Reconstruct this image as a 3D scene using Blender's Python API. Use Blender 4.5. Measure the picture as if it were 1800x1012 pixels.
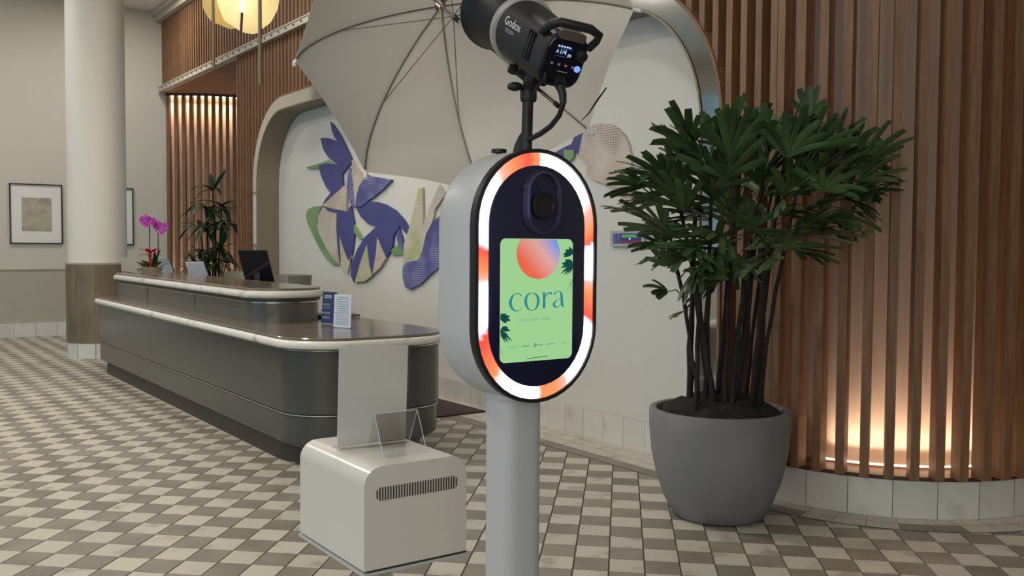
import bpy, bmesh, math, random
from mathutils import Vector, Matrix
random.seed(7)
for o in list(bpy.data.objects): bpy.data.objects.remove(o)
SC = bpy.context.scene; COL = SC.collection
# ------------------------------------------------------------ camera
FPX, PITCH, ROLL, EYE = 1662.0, 0.04464, 0.00636, 1.5
cam_d = bpy.data.cameras.new('camera'); cam = bpy.data.objects.new('camera', cam_d); COL.objects.link(cam)
cam_d.sensor_width = 36; cam_d.lens = FPX / 1800 * 36; cam_d.clip_end = 100; cam_d.clip_start = .05
cam.location = (0, 0, EYE)
cam.rotation_euler = (Matrix.Rotation(math.pi / 2 - PITCH, 3, 'X') @ Matrix.Rotation(ROLL, 3, 'Z')).to_euler()
SC.camera = cam
SC.view_settings.view_transform = 'Standard'; SC.view_settings.look = 'None'
SC.view_settings.gamma = 1; SC.view_settings.exposure = 0.0; SC.view_settings.use_curve_mapping = False
# ------------------------------------------------------------ world and large lights
WD = bpy.data.worlds.new('world'); SC.world = WD; WD.use_nodes = True
WD.node_tree.nodes['Background'].inputs[0].default_value = (.40, .72, 1.0, 1)
WD.node_tree.nodes['Background'].inputs[1].default_value = .68
def area(name, loc, target, sx, sy, power, color, shape='RECTANGLE'):
    d = bpy.data.lights.new(name, 'AREA'); d.shape = shape; d.size = sx; d.size_y = sy
    d.energy = power; d.color = color
    o = bpy.data.objects.new(name, d); COL.objects.link(o); o.location = loc
    o.rotation_euler = (Vector(target) - Vector(loc)).to_track_quat('-Z', 'Y').to_euler()
    return o
area('daylight_from_street_windows', (-11.5, 1.5, 2.4), (-1, 4.5, 1.6), 9.0, 4.2, 85, (.36, .78, 1.0))
area('front_fill_behind_viewer', (-2.4, -5.5, 2.5), (-.3, 4, 1.6), 10.0, 4.4, 265, (1.0, .84, .66))  # added warm fill from behind, unseen; brightens surfaces facing the viewer
CEIL = 5.42
DOWN = ((-7.5, 4, 70), (-6.5, 8, 106), (-7.6, 12, 60), (-3.2, 2.2, 54), (-3.6, 6.5, 86), (-2.9, 9.6, 44), (-.5, 4.2, 38), (-5.6, 14.2, 48), (-3, -2.4, 46))
for lx, ly, pw in DOWN:
    area('ceiling_downlight_glow', (lx, ly, CEIL - .03), (lx, ly, 0), .5, .5, pw, (1.0, .94, .86), 'DISK')
# ------------------------------------------------------------ pixel rays (measuring helpers)
Fv = Vector((0, math.cos(PITCH), -math.sin(PITCH))); Uv = Vector((0, math.sin(PITCH), math.cos(PITCH))); Rv = Vector((1, 0, 0))
EYEV = Vector((0, 0, EYE))
def ray(px, py):
    X, Y = px - 900, py - 506; c, s = math.cos(ROLL), math.sin(ROLL)
    return Rv * ((c * X + s * Y) / FPX) - Uv * ((-s * X + c * Y) / FPX) + Fv
def at_z(px, py, z=0.0):
    d = ray(px, py); return EYEV + d * ((z - EYE) / d.z)
def at_y(px, py, Y):
    d = ray(px, py); return EYEV + d * (Y / d.y)
def at_plane(px, py, P, nn):
    d = ray(px, py); return EYEV + d * ((P - EYEV).dot(nn) / d.dot(nn))
# building axes: W runs along the slatted wall (away, to the left), N runs into that wall
AW = -.61665
W = Vector((math.sin(AW), math.cos(AW), 0)); N = Vector((W.y, -W.x, 0)); Z = Vector((0, 0, 1))
def S(s, t, z=0.0): return W * s + N * t + Z * z
def at_t(px, py, t): return at_plane(px, py, N * t + EYEV * 0, N)
ANG_N = math.atan2(N.y, N.x)
# ------------------------------------------------------------ materials
def srgb(r, g, b):
    f = lambda c: ((c / 255) / 12.92 if c / 255 <= .04045 else (((c / 255) + .055) / 1.055) ** 2.4)
    return (f(r), f(g), f(b), 1)
MATS = {}
def mat(name, col, rough=.5, metal=0, var=0.0, scale=4.0, col2=None, stretch=(1, 1, 1), bump=0.0, bscale=60, emit=None, es=0, trans=0, ior=1.45, alpha=1, coat=0, objvar=0.0, spec=.5, detail=5, contrast=(.3, .7)):
    m = bpy.data.materials.new(name); m.use_nodes = True; nt = m.node_tree; b = nt.nodes['Principled BSDF']
    b.inputs['Base Color'].default_value = col; b.inputs['Roughness'].default_value = rough
    b.inputs['Metallic'].default_value = metal; b.inputs['Specular IOR Level'].default_value = spec
    b.inputs['Transmission Weight'].default_value = trans; b.inputs['IOR'].default_value = ior; b.inputs['Alpha'].default_value = alpha
    b.inputs['Coat Weight'].default_value = coat; b.inputs['Coat Roughness'].default_value = .08
    if emit: b.inputs['Emission Color'].default_value = emit; b.inputs['Emission Strength'].default_value = es
    last = None
    tc = nt.nodes.new('ShaderNodeTexCoord'); mp = nt.nodes.new('ShaderNodeMapping'); mp.inputs['Scale'].default_value = stretch
    nt.links.new(tc.outputs['Object'], mp.inputs['Vector'])
    if var or col2:
        oi = nt.nodes.new('ShaderNodeObjectInfo'); ad = nt.nodes.new('ShaderNodeVectorMath'); ad.operation = 'ADD'
        ml = nt.nodes.new('ShaderNodeVectorMath'); ml.operation = 'SCALE'; ml.inputs['Scale'].default_value = 37.0
        cb = nt.nodes.new('ShaderNodeCombineXYZ')
        for k in range(3): nt.links.new(oi.outputs['Random'], cb.inputs[k])
        nt.links.new(cb.outputs[0], ml.inputs[0]); nt.links.new(mp.outputs[0], ad.inputs[0]); nt.links.new(ml.outputs[0], ad.inputs[1])
        nz = nt.nodes.new('ShaderNodeTexNoise'); nz.inputs['Scale'].default_value = scale; nz.inputs['Detail'].default_value = detail
        nt.links.new(ad.outputs[0], nz.inputs['Vector'])
        rp = nt.nodes.new('ShaderNodeValToRGB'); c2 = col2 or tuple(max(0, c * (1 - var)) for c in col[:3]) + (1,)
        rp.color_ramp.elements[0].color = c2; rp.color_ramp.elements[1].color = col
        rp.color_ramp.elements[0].position, rp.color_ramp.elements[1].position = contrast
        nt.links.new(nz.outputs['Fac'], rp.inputs['Fac']); last = rp.outputs['Color']
    if objvar:
        oi2 = nt.nodes.new('ShaderNodeObjectInfo'); ge = nt.nodes.new('ShaderNodeNewGeometry')
        s1 = nt.nodes.new('ShaderNodeMath'); s1.operation = 'ADD'; nt.links.new(oi2.outputs['Random'], s1.inputs[0]); nt.links.new(ge.outputs['Random Per Island'], s1.inputs[1])
        fr = nt.nodes.new('ShaderNodeMath'); fr.operation = 'FRACT'; nt.links.new(s1.outputs[0], fr.inputs[0])
        mr = nt.nodes.new('ShaderNodeMapRange'); mr.inputs['To Min'].default_value = 1 - objvar; mr.inputs['To Max'].default_value = 1 + objvar * .5
        nt.links.new(fr.outputs[0], mr.inputs['Value'])
        hs = nt.nodes.new('ShaderNodeHueSaturation'); hs.inputs['Color'].default_value = col
        nt.links.new(mr.outputs[0], hs.inputs['Value'])
        if last: nt.links.new(last, hs.inputs['Color'])
        last = hs.outputs['Color']
    if last: nt.links.new(last, b.inputs['Base Color'])
    if bump:
        n2 = nt.nodes.new('ShaderNodeTexNoise'); n2.inputs['Scale'].default_value = bscale; nt.links.new(mp.outputs[0], n2.inputs['Vector'])
        bp = nt.nodes.new('ShaderNodeBump'); bp.inputs['Strength'].default_value = bump; bp.inputs['Distance'].default_value = .01
        nt.links.new(n2.outputs['Fac'], bp.inputs['Height']); nt.links.new(bp.outputs['Normal'], b.inputs['Normal'])
    MATS[name] = m; return m
mat('plaster', srgb(201, 196, 184), .85, var=.03, scale=1.5)
mat('plaster_niche', srgb(205, 203, 196), .8, var=.03, scale=1.2)
mat('wainscot', srgb(172, 166, 152), .7, var=.04)
mat('ceiling_white', srgb(236, 230, 220), .9)
mat('wood', srgb(138, 102, 73), .55, col2=srgb(108, 76, 51), scale=6, stretch=(9, 9, .7), objvar=.16, contrast=(.25, .75))
mat('wood_back', srgb(204, 184, 168), .65, col2=srgb(194, 172, 155), scale=4, stretch=(5, 5, .5))
mat('wood_dark', srgb(84, 56, 38), .5, col2=srgb(66, 44, 30), scale=6, stretch=(6, 6, 1))
mat('marble', srgb(208, 205, 198), .35, col2=srgb(180, 178, 172), scale=5, objvar=.06, contrast=(.25, .42), detail=9)
mat('tile_light', srgb(194, 188, 174), .36, col2=srgb(156, 149, 136), scale=7, objvar=.08, contrast=(.28, .44), detail=8)
mat('tile_dark', srgb(143, 135, 122), .4, col2=srgb(120, 112, 100), scale=4, objvar=.16, contrast=(.3, .65), detail=7)
mat('grout', srgb(82, 72, 59), .9)
mat('steel_polished', (.80, .79, .76, 1), .07, 1)
mat('reveal_bronze', srgb(128, 118, 100), .45, var=.06)
mat('rail_white', srgb(188, 180, 165), .5)
mat('bolt', srgb(70, 62, 52), .5)
mat('desk_panel', srgb(77, 78, 74), .22, var=.12, scale=1.5)
mat('desk_top', srgb(120, 110, 98), .14, col2=srgb(104, 95, 84), scale=3)
mat('desk_upper', srgb(92, 88, 82), .16, var=.1, scale=1.5)
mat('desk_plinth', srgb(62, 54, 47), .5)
mat('desk_edge', srgb(224, 221, 212), .25, col2=srgb(150, 144, 134), scale=5.5, contrast=(.27, .40), detail=9)
mat('column_stone', srgb(134, 121, 97), .4, col2=srgb(104, 92, 72), scale=2.5, stretch=(2, 2, .8), objvar=.12)
mat('column_paint', srgb(222, 218, 208), .6, var=.02)
mat('black_plastic', srgb(27, 26, 29), .5)
mat('black_gloss', (.008, .009, .016, 1), .12)
mat('face_bloom_tint', (.012, .013, .045, 1), .16)  # black booth face; haze and bloom are put into this blue
mat('lens_rim', srgb(92, 86, 122), .25, .6)
mat('booth_white', srgb(188, 190, 192), .4)
mat('printer_white', srgb(216, 213, 205), .22, coat=.1)
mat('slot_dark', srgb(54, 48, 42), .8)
def clear_sheet(name, tint, k):
    m = bpy.data.materials.new(name); m.use_nodes = True; nt = m.node_tree; nt.nodes.remove(nt.nodes['Principled BSDF'])
    t = nt.nodes.new('ShaderNodeBsdfTransparent'); t.inputs[0].default_value = tint; g = nt.nodes.new('ShaderNodeBsdfGlossy'); g.inputs['Roughness'].default_value = .05
    mx = nt.nodes.new('ShaderNodeMixShader'); mx.inputs[0].default_value = k
    nt.links.new(t.outputs[0], mx.inputs[1]); nt.links.new(g.outputs[0], mx.inputs[2]); nt.links.new(mx.outputs[0], nt.nodes['Material Output'].inputs[0]); MATS[name] = m
clear_sheet('acrylic', (.98, .985, .985, 1), .05)
mat('frosted', srgb(176, 168, 154), .5)
mat('paper', srgb(226, 224, 221), .6, var=.05, scale=3)
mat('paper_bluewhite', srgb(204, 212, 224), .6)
mat('navy', srgb(44, 54, 92), .5)
mat('ink_white', srgb(225, 228, 235), .6)
mat('ink_grey', srgb(150, 158, 172), .6)
mat('chrome', (.75, .74, .72, 1), .2, 1)
mat('rib_metal', srgb(128, 122, 112), .4, .5)
mat('silver_ring', srgb(176, 178, 172), .35, .3)
mat('handle_brown', srgb(92, 80, 74), .5)
mat('pot_concrete', srgb(128, 127, 127), .75, col2=srgb(114, 113, 112), scale=3, bump=.15, bscale=40)
mat('soil', srgb(46, 40, 36), .95, col2=srgb(24, 20, 19), scale=30, bump=1, bscale=60)
mat('cane', srgb(42, 33, 30), .8, col2=srgb(24, 18, 18), scale=20, stretch=(2, 2, 1), bump=.6, bscale=60)
mat('palm_leaf', srgb(78, 106, 60), .42, col2=srgb(46, 68, 42), scale=5, objvar=.38)
mat('drac_leaf', srgb(50, 76, 46), .4, col2=srgb(32, 54, 32), scale=6, objvar=.3)
mat('petiole', srgb(66, 82, 48), .5)
mat('orchid_pink', srgb(190, 80, 180), .5, col2=srgb(150, 50, 140), scale=20)
mat('orchid_stem', srgb(92, 74, 60), .6)
mat('bromeliad_red', srgb(206, 40, 52), .45, col2=srgb(160, 20, 40), scale=12)
mat('moss_green', srgb(110, 130, 50), .8, col2=srgb(50, 80, 30), scale=18)
mat('tray_tan', srgb(170, 158, 136), .6)
mat('grey_metal', srgb(186, 190, 202), .4)
mat('chair_grey', srgb(134, 132, 120), .6)
mat('mat_brown', srgb(66, 52, 52), .95, var=.2, scale=30)
mat('art_blue', srgb(70, 73, 130), .6, col2=srgb(62, 65, 120), scale=3)
mat('art_green', srgb(128, 158, 112), .6, col2=srgb(96, 138, 86), scale=2.5)
mat('frame_black', srgb(34, 30, 28), .5)
mat('panel_grey', srgb(168, 166, 170), .5)
mat('panel_blue', srgb(56, 60, 120), .5)
mat('panel_red', srgb(176, 60, 84), .5)
mat('panel_key', srgb(110, 116, 176), .5)
mat('brass', srgb(120, 104, 84), .45, .3)
mat('tube_cap', srgb(70, 40, 32), .5)
def emission(name, col, st):
    m = bpy.data.materials.new(name); m.use_nodes = True; nt = m.node_tree; nt.nodes.remove(nt.nodes['Principled BSDF'])
    e = nt.nodes.new('ShaderNodeEmission'); e.inputs[0].default_value = col; e.inputs[1].default_value = st
    nt.links.new(e.outputs[0], nt.nodes['Material Output'].inputs[0]); MATS[name] = m; return m
emission('led_warm', (1.0, .68, .42, 1), 18)
emission('led_tube', (1, .96, .9, 1), 5)
emission('screen_green', srgb(158, 208, 146), 1.0)
emission('ink_teal', srgb(44, 138, 140), 1.0)
emission('ink_teal_dim', srgb(104, 168, 140), 1.0)
emission('leaf_screen', srgb(22, 72, 66), 1.0)
emission('leaf_screen_dim', srgb(118, 178, 122), 1.0)
emission('lcd_white', srgb(190, 215, 255), 1.3)
emission('lcd_blue', srgb(50, 90, 190), 1.0)
emission('button_blue', srgb(110, 150, 255), 1.5)
emission('panel_lcd', srgb(92, 160, 96), .8)
emission('panel_led', (1, 1, 1, 1), 1.5)
def translucent(name, col, mixf=.5, rough=.7):
    m = bpy.data.materials.new(name); m.use_nodes = True; nt = m.node_tree; b = nt.nodes['Principled BSDF']
    b.inputs['Base Color'].default_value = col; b.inputs['Roughness'].default_value = rough
    t = nt.nodes.new('ShaderNodeBsdfTranslucent'); t.inputs[0].default_value = col
    mx = nt.nodes.new('ShaderNodeMixShader'); mx.inputs[0].default_value = mixf
    nt.links.new(b.outputs[0], mx.inputs[1]); nt.links.new(t.outputs[0], mx.inputs[2]); nt.links.new(mx.outputs[0], nt.nodes['Material Output'].inputs[0])
    MATS[name] = m; return m
translucent('canopy_white', srgb(240, 236, 228), .22)
translucent('shade_skin', srgb(238, 230, 200), .5)
translucent('shade_yellow', srgb(234, 216, 152), .5)
def pattern_mat(name, base, tint, dot, dscale, tscale=3):
    m = bpy.data.materials.new(name); m.use_nodes = True; nt = m.node_tree; b = nt.nodes['Principled BSDF']; b.inputs['Roughness'].default_value = .65
    tc = nt.nodes.new('ShaderNodeTexCoord')
    nz = nt.nodes.new('ShaderNodeTexNoise'); nz.inputs['Scale'].default_value = tscale; nt.links.new(tc.outputs['Object'], nz.inputs['Vector'])
    rp = nt.nodes.new('ShaderNodeValToRGB'); rp.color_ramp.elements[0].color = tint; rp.color_ramp.elements[1].color = base
    rp.color_ramp.elements[0].position, rp.color_ramp.elements[1].position = .38, .6
    nt.links.new(nz.outputs['Fac'], rp.inputs['Fac'])
    m1 = nt.nodes.new('ShaderNodeMapping'); m1.inputs['Rotation'].default_value = (0, 0, -math.atan2(W.y, W.x)); nt.links.new(tc.outputs['Object'], m1.inputs['Vector'])
    m2 = nt.nodes.new('ShaderNodeMapping'); m2.inputs['Scale'].default_value = (1, 0, 1); nt.links.new(m1.outputs[0], m2.inputs['Vector'])
    vo = nt.nodes.new('ShaderNodeTexVoronoi'); vo.inputs['Scale'].default_value = dscale; vo.inputs['Randomness'].default_value = 0
    nt.links.new(m2.outputs[0], vo.inputs['Vector'])
    r2 = nt.nodes.new('ShaderNodeValToRGB'); r2.color_ramp.elements[0].color = (1, 1, 1, 1); r2.color_ramp.elements[1].color = (0, 0, 0, 1)
    r2.color_ramp.elements[0].position, r2.color_ramp.elements[1].position = .28, .36
    nt.links.new(vo.outputs['Distance'], r2.inputs['Fac'])
    n3 = nt.nodes.new('ShaderNodeTexNoise'); n3.inputs['Scale'].default_value = 2.3; nt.links.new(tc.outputs['Object'], n3.inputs['Vector'])
    r3 = nt.nodes.new('ShaderNodeValToRGB'); r3.color_ramp.elements[0].position, r3.color_ramp.elements[1].position = .42, .55
    nt.links.new(n3.outputs['Fac'], r3.inputs['Fac'])
    mu = nt.nodes.new('ShaderNodeMath'); mu.operation = 'MULTIPLY'; nt.links.new(r2.outputs[0], mu.inputs[0]); nt.links.new(r3.outputs[0], mu.inputs[1])
    mx = nt.nodes.new('ShaderNodeMix'); mx.data_type = 'RGBA'; nt.links.new(mu.outputs[0], mx.inputs['Factor'])
    nt.links.new(rp.outputs[0], mx.inputs['A']); mx.inputs['B'].default_value = dot
    nt.links.new(mx.outputs['Result'], b.inputs['Base Color']); MATS[name] = m
pattern_mat('art_cream', srgb(192, 187, 170), srgb(186, 170, 152), srgb(150, 134, 136), 44)
pattern_mat('art_lime', srgb(192, 187, 168), srgb(164, 174, 124), srgb(178, 156, 138), 44)
pattern_mat('art_dots', srgb(196, 188, 176), srgb(190, 170, 156), srgb(120, 106, 116), 52, 3)
pattern_mat('art_blue_dots', srgb(68, 71, 128), srgb(80, 84, 138), srgb(160, 162, 192), 44)
pattern_mat('print_abstract', srgb(176, 172, 150), srgb(150, 140, 132), srgb(172, 168, 146), 3, 6)
# ------------------------------------------------------------ mesh helpers
class MB:
    def __init__(s): s.v, s.f = [], []
    def add(s, vs, fs):
        b = len(s.v); s.v += [Vector(v) for v in vs]; s.f += [tuple(i + b for i in f) for f in fs]; return s
    def box(s, c, e1, e2, e3):
        c, e1, e2, e3 = Vector(c), Vector(e1), Vector(e2), Vector(e3); vs = []
        for a in (-1, 1):
            for b in (-1, 1):
                for d in (-1, 1): vs.append(c + e1 * a + e2 * b + e3 * d)
        return s.add(vs, [(0, 1, 3, 2), (4, 6, 7, 5), (0, 4, 5, 1), (2, 3, 7, 6), (0, 2, 6, 4), (1, 5, 7, 3)])
    def prism(s, poly, d):
        poly = [Vector(p) for p in poly]; n = len(poly); d = Vector(d)
        vs = poly + [p + d for p in poly]
        fs = [tuple(range(n - 1, -1, -1)), tuple(range(n, 2 * n))] + [(i, (i + 1) % n, n + (i + 1) % n, n + i) for i in range(n)]
        return s.add(vs, fs)
    def loft(s, rings, cap0=True, cap1=True, closed=True):
        n = len(rings[0]); vs = [p for r in rings for p in r]; fs = []
        for k in range(len(rings) - 1):
            for i in range(n if closed else n - 1):
                j = (i + 1) % n; fs.append((k * n + i, k * n + j, (k + 1) * n + j, (k + 1) * n + i))
        if cap0: fs.append(tuple(range(n - 1, -1, -1)))
        if cap1: fs.append(tuple((len(rings) - 1) * n + i for i in range(n)))
        return s.add(vs, fs)
    def tube(s, pts, r, seg=8, cap=True):
        pts = [Vector(p) for p in pts]; rr = r if isinstance(r, (list, tuple)) else [r] * len(pts); rings = []; up = None
        for i, p in enumerate(pts):
            d = (pts[min(i + 1, len(pts) - 1)] - pts[max(i - 1, 0)]).normalized()
            if up is None: up = Vector((0, 0, 1)) if abs(d.z) < .9 else Vector((1, 0, 0))
            a = d.cross(up).normalized(); b = a.cross(d).normalized(); up = b
            rings.append([p + (a * math.cos(2 * math.pi * k / seg) + b * math.sin(2 * math.pi * k / seg)) * rr[i] for k in range(seg)])
        return s.loft(rings, cap, cap)
    def lathe(s, c, prof, seg=32, axis=None, cap=False):
        c = Vector(c); ax = Vector(axis).normalized() if axis else Vector((0, 0, 1))
        a = ax.orthogonal().normalized(); b = ax.cross(a)
        return s.loft([[c + ax * z + (a * math.cos(2 * math.pi * k / seg) + b * math.sin(2 * math.pi * k / seg)) * r for k in range(seg)] for r, z in prof], cap, cap)
    def build(s, name, m, parent=None, smooth=False, angle=35):
        org = Vector((0, 0, 0)); q = parent
        while q: org += q.location; q = q.parent
        me = bpy.data.meshes.new(name)
        if parent is None and s.v:
            lo = Vector((min(v.x for v in s.v), min(v.y for v in s.v), min(v.z for v in s.v))); hi = Vector((max(v.x for v in s.v), max(v.y for v in s.v), 0))
            loc = Vector(((lo.x + hi.x) / 2, (lo.y + hi.y) / 2, lo.z)); org = loc
        else: loc = Vector((0, 0, 0))
        me.from_pydata([tuple(v - org) for v in s.v], [], s.f)
        bm = bmesh.new(); bm.from_mesh(me); bmesh.ops.recalc_face_normals(bm, faces=bm.faces); bm.to_mesh(me); bm.free()
        if smooth:
            for p in me.polygons: p.use_smooth = True
            try: me.set_sharp_from_angle(angle=math.radians(angle))
            except Exception: pass
        me.materials.append(MATS[m] if isinstance(m, str) else m)
        o = bpy.data.objects.new(name, me); COL.objects.link(o); o.location = loc
        if parent: o.parent = parent
        return o
def tag(o, label, cat, group=None):
    o['label'] = label; o['category'] = cat
    if group: o['group'] = group
    return o
def struct(o, label=None):
    o['kind'] = 'structure'
    if label: o['label'] = label
    return o
def thing(name, loc, label, cat, group=None):
    o = bpy.data.objects.new(name, None); o.empty_display_size = .1; COL.objects.link(o); o.location = loc
    return tag(o, label, cat, group)
def piece(me_ob, loc, rotz=0, parent=None):            # copy of a mesh object at a world place
    c = me_ob.copy(); COL.objects.link(c); c.location = Vector(loc); c.rotation_euler = (0, 0, rotz)
    if parent:
        c.parent = parent; c.location = Vector(loc) - parent.location
    return c
def stadium(w, h, n=16, sup=None):                      # outline of an upright pill, width w, height h
    r = w / 2; out = []
    for k in range(n + 1):
        a = math.pi * k / n; out.append((r * math.cos(a), h / 2 - r + r * math.sin(a)))
    for k in range(n + 1):
        a = math.pi + math.pi * k / n; out.append((r * math.cos(a), -h / 2 + r + r * math.sin(a)))
    return out
def rrect(w, h, r, n=6):
    out = []
    for cx, cy, a0 in ((w / 2 - r, h / 2 - r, 0), (-w / 2 + r, h / 2 - r, 90), (-w / 2 + r, -h / 2 + r, 180), (w / 2 - r, -h / 2 + r, 270)):
        for k in range(n + 1):
            a = math.radians(a0 + 90 * k / n); out.append((cx + r * math.cos(a), cy + r * math.sin(a)))
    return out
def text_mesh(name, body, size, M, m, parent, align='LEFT', sx=1.0, ext=.0004):
    cu = bpy.data.curves.new(name, 'FONT'); cu.body = body; cu.size = size; cu.align_x = align; cu.extrude = ext; cu.resolution_u = 3
    ob = bpy.data.objects.new(name + '_tmp', cu); COL.objects.link(ob)
    dg = bpy.context.evaluated_depsgraph_get(); me = bpy.data.meshes.new_from_object(ob.evaluated_get(dg))
    COL.objects.unlink(ob); bpy.data.objects.remove(ob)
    mb = MB(); mb.v = [M @ Vector((v.co.x * sx, v.co.y, v.co.z)) for v in me.vertices]; mb.f = [tuple(p.vertices) for p in me.polygons]
    bpy.data.meshes.remove(me)
    return mb.build(name, m, parent)
def frame(o, ex, ey):                                    # matrix from local x,y (and z = ex x ey) to world
    ex, ey = Vector(ex).normalized(), Vector(ey).normalized(); ez = ex.cross(ey)
    return Matrix(((ex.x, ey.x, ez.x, o[0]), (ex.y, ey.y, ez.y, o[1]), (ex.z, ey.z, ez.z, o[2]), (0, 0, 0, 1)))
# ============================================================ THE ROOM
T_SLAT, T_NICHE, S_BACK = 4.50, 4.786, 16.75
CYL = Vector((2.42, 6.22, 0)); R_BASE = 1.06
# floor: grout bed, marble tiles
fl = MB().add([(-16, -6, -.004), (7, -6, -.004), (7, 22, -.004), (-16, 22, -.004)], [(0, 1, 2, 3)]).build('floor', 'grout')
fl.location.z = -.004
for v in fl.data.vertices: v.co.z = 0
struct(fl, 'checkered floor of cream and taupe marble tiles')
AG = .1152; GD = Vector((math.sin(AG), math.cos(AG), 0)); GC = Vector((math.cos(AG), -math.sin(AG), 0))
PC, PR, C0, R0, SK = .1665, .178, .1235, 4.333, .0285
def gpt(c, r): return GC * c + GD * (r - SK * c)
def tile_mb(z=0.0):
    mb = MB(); a, b = PC / 2 - .0030, PR / 2 - .0015
    top = [gpt(x, y) for x, y in ((-a + .001, -b + .001), (a - .001, -b + .001), (a - .001, b - .001), (-a + .001, b - .001))]
    bot = [gpt(x, y) + Z * -.004 for x, y in ((-a, -b), (a, -b), (a, b), (-a, b))]
    return mb.add(top + bot, [(0, 1, 2, 3), (0, 4, 5, 1), (1, 5, 6, 2), (2, 6, 7, 3), (3, 7, 4, 0)])
protos = []
for mname in ('tile_light', 'tile_dark'):
    o = tile_mb().build('tile', mname); o.location = (0, 0, 0)
    me = o.data; src = tile_mb()
    for v, q in zip(me.vertices, src.v): v.co = q
    protos.append(o)
def blocked(P):
    s, t = P.dot(W), P.dot(N)
    if t > T_SLAT + .05 and (3.66 < s < 4.1 or 12.2 < s < 12.95): return True
    if s < 3.66: return (P - CYL).length < R_BASE - .15
    if t > T_NICHE + .1 and s < 12.95: return True
    if s > 16.95: return True
    if (P - CYL).length < R_BASE - .15: return True
    return False
cells = []
for i in range(-75, 40):
    for j in range(-30, 95):
        P = gpt(C0 + (i + .5) * PC, R0 + (j + .5) * PR)
        if blocked(P) or P.y < 1.2 or P.y > 18 or abs(P.x) > P.y * .62 + .6: continue
        cells.append((P, (i + j) % 2))
def vis_rank(c):
    P = c[0]; d = P - EYEV; z = d.dot(Fv); x = 900 + FPX * d.dot(Rv) / z; y = 506 - FPX * d.dot(Uv) / z
    inside = -10 < x < 1810 and y < 1020
    s, t = P.dot(W), P.dot(N)
    if 5.75 < s < 12 and 2.5 < t < 3.6: inside = False
    return (0 if inside else 1, P.y)
cells.sort(key=vis_rank)
used = [False, False]; stuff = {0: MB(), 1: MB()}
for k, (P, par) in enumerate(cells):
    q = 0 if par == 1 else 1
    if k < 300:
        if not used[q]: protos[q].location = P - fl.location; protos[q].parent = fl; used[q] = True; protos[q].location = P - fl.location
        else: piece(protos[q], P, 0, fl)
    else:
        t = tile_mb(); stuff[q].add([v + P for v in t.v], t.f)
for q, nm in ((0, 'tile_light'), (1, 'tile_dark')):
    o = stuff[q].build('floor_tiles', nm, fl); o['kind'] = 'stuff'
# border rows that follow the wall
def border_row(off0, off1, pitch, m, niche=True, s0=4.3, s1=12.1, z=.0022):
    """quads between offsets (from the wall base) along the niche wall"""
    out = []
    n = int((s1 - s0) / pitch)
    for k in range(n):
        a, b = s0 + k * pitch + .0015, s0 + (k + 1) * pitch - .0015
        pts = [S(a, T_NICHE - off0 - .0015, z), S(b, T_NICHE - off0 - .0015, z), S(b, T_NICHE - off1 + .0015, z), S(a, T_NICHE - off1 + .0015, z)]
        out.append(pts)
    return out
rows = [(0, .125, 'tile_light'), (.125, .25, 'tile_light'), (.25, .375, 'tile_light'), (.375, .49, 'tile_dark')]
bed = MB().add([S(4.12, T_NICHE, .001), S(12.1, T_NICHE, .001), S(12.1, T_NICHE - .49, .001), S(4.12, T_NICHE - .49, .001)], [(0, 1, 2, 3)])
arcs = lambda r, a0, a1, n, z: [CYL + Vector((r * math.cos(a0 + (a1 - a0) * k / n), r * math.sin(a0 + (a1 - a0) * k / n), z)) for k in range(n + 1)]
A0 = math.atan2(-N.y, -N.x); A1 = A0 + math.radians(205)
if A0 < 0: A0 += 2 * math.pi; A1 = A0 + math.radians(205)
i_, o_ = arcs(R_BASE - .02, A0, A1, 48, .001), arcs(R_BASE + .23, A0, A1, 48, .001)
bed.loft([i_, o_], False, False, closed=False)
bed.add([S(3.676, T_SLAT + .05, .001), S(4.12, T_SLAT + .05, .001), S(4.12, T_SLAT - .23, .001), S(3.676, T_SLAT - .23, .001)], [(0, 1, 2, 3)])
bed.build('border_grout', 'grout', fl)
for a, b, m in rows:
    for pts in border_row(a, b, .16, m, s0=4.12 + (.08 if a == .125 else 0)):
        MB().add(pts, [(0, 1, 2, 3)]).build('border_tile', m, fl) if pts[0].dot(W) < 7.6 else None
mbr = {'tile_light': MB(), 'tile_dark': MB()}
for a, b, m in rows:
    for pts in border_row(a, b, .16, m, s0=4.12 + (.08 if a == .125 else 0)):
        if pts[0].dot(W) >= 7.6: mbr[m].add(pts, [(0, 1, 2, 3)])
for m, b in mbr.items(): b.build('border_tiles', m, fl)['kind'] = 'stuff'
nb = int(math.radians(205) * (R_BASE + .1) / .155)
for k in range(nb):
    g = .0012; a0, a1 = A0 + (A1 - A0) * k / nb + g, A0 + (A1 - A0) * (k + 1) / nb - g
    for r0, r1, m in ((R_BASE - .01, R_BASE + .105, 'tile_light'), (R_BASE + .108, R_BASE + .225, 'tile_dark' if (k % 5 in (0, 1)) else 'tile_light')):
        MB().loft([arcs(r0, a0, a1, 3, .0022), arcs(r1, a0, a1, 3, .0022)], False, False, closed=False).build('border_tile', m, fl)
for k in range(3):
    a, b = 3.676 + k * .148 + .002, 3.676 + (k + 1) * .148 - .002
    for t0, t1, m in ((0, .105, 'tile_light'), (.108, .225, 'tile_light')):
        MB().add([S(a, T_SLAT - t0, .0022), S(b, T_SLAT - t0, .0022), S(b, T_SLAT - t1, .0022), S(a, T_SLAT - t1, .0022)], [(0, 1, 2, 3)]).build('border_tile', m, fl)
# niche wall
wn_ = MB().box(S(8.2, T_NICHE + .05, 1.75), W * 4.4, N * .05, Z * 1.75).build('wall_right', 'plaster_niche')
struct(wn_, 'off-white plaster wall set back inside the wide arch')
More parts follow.
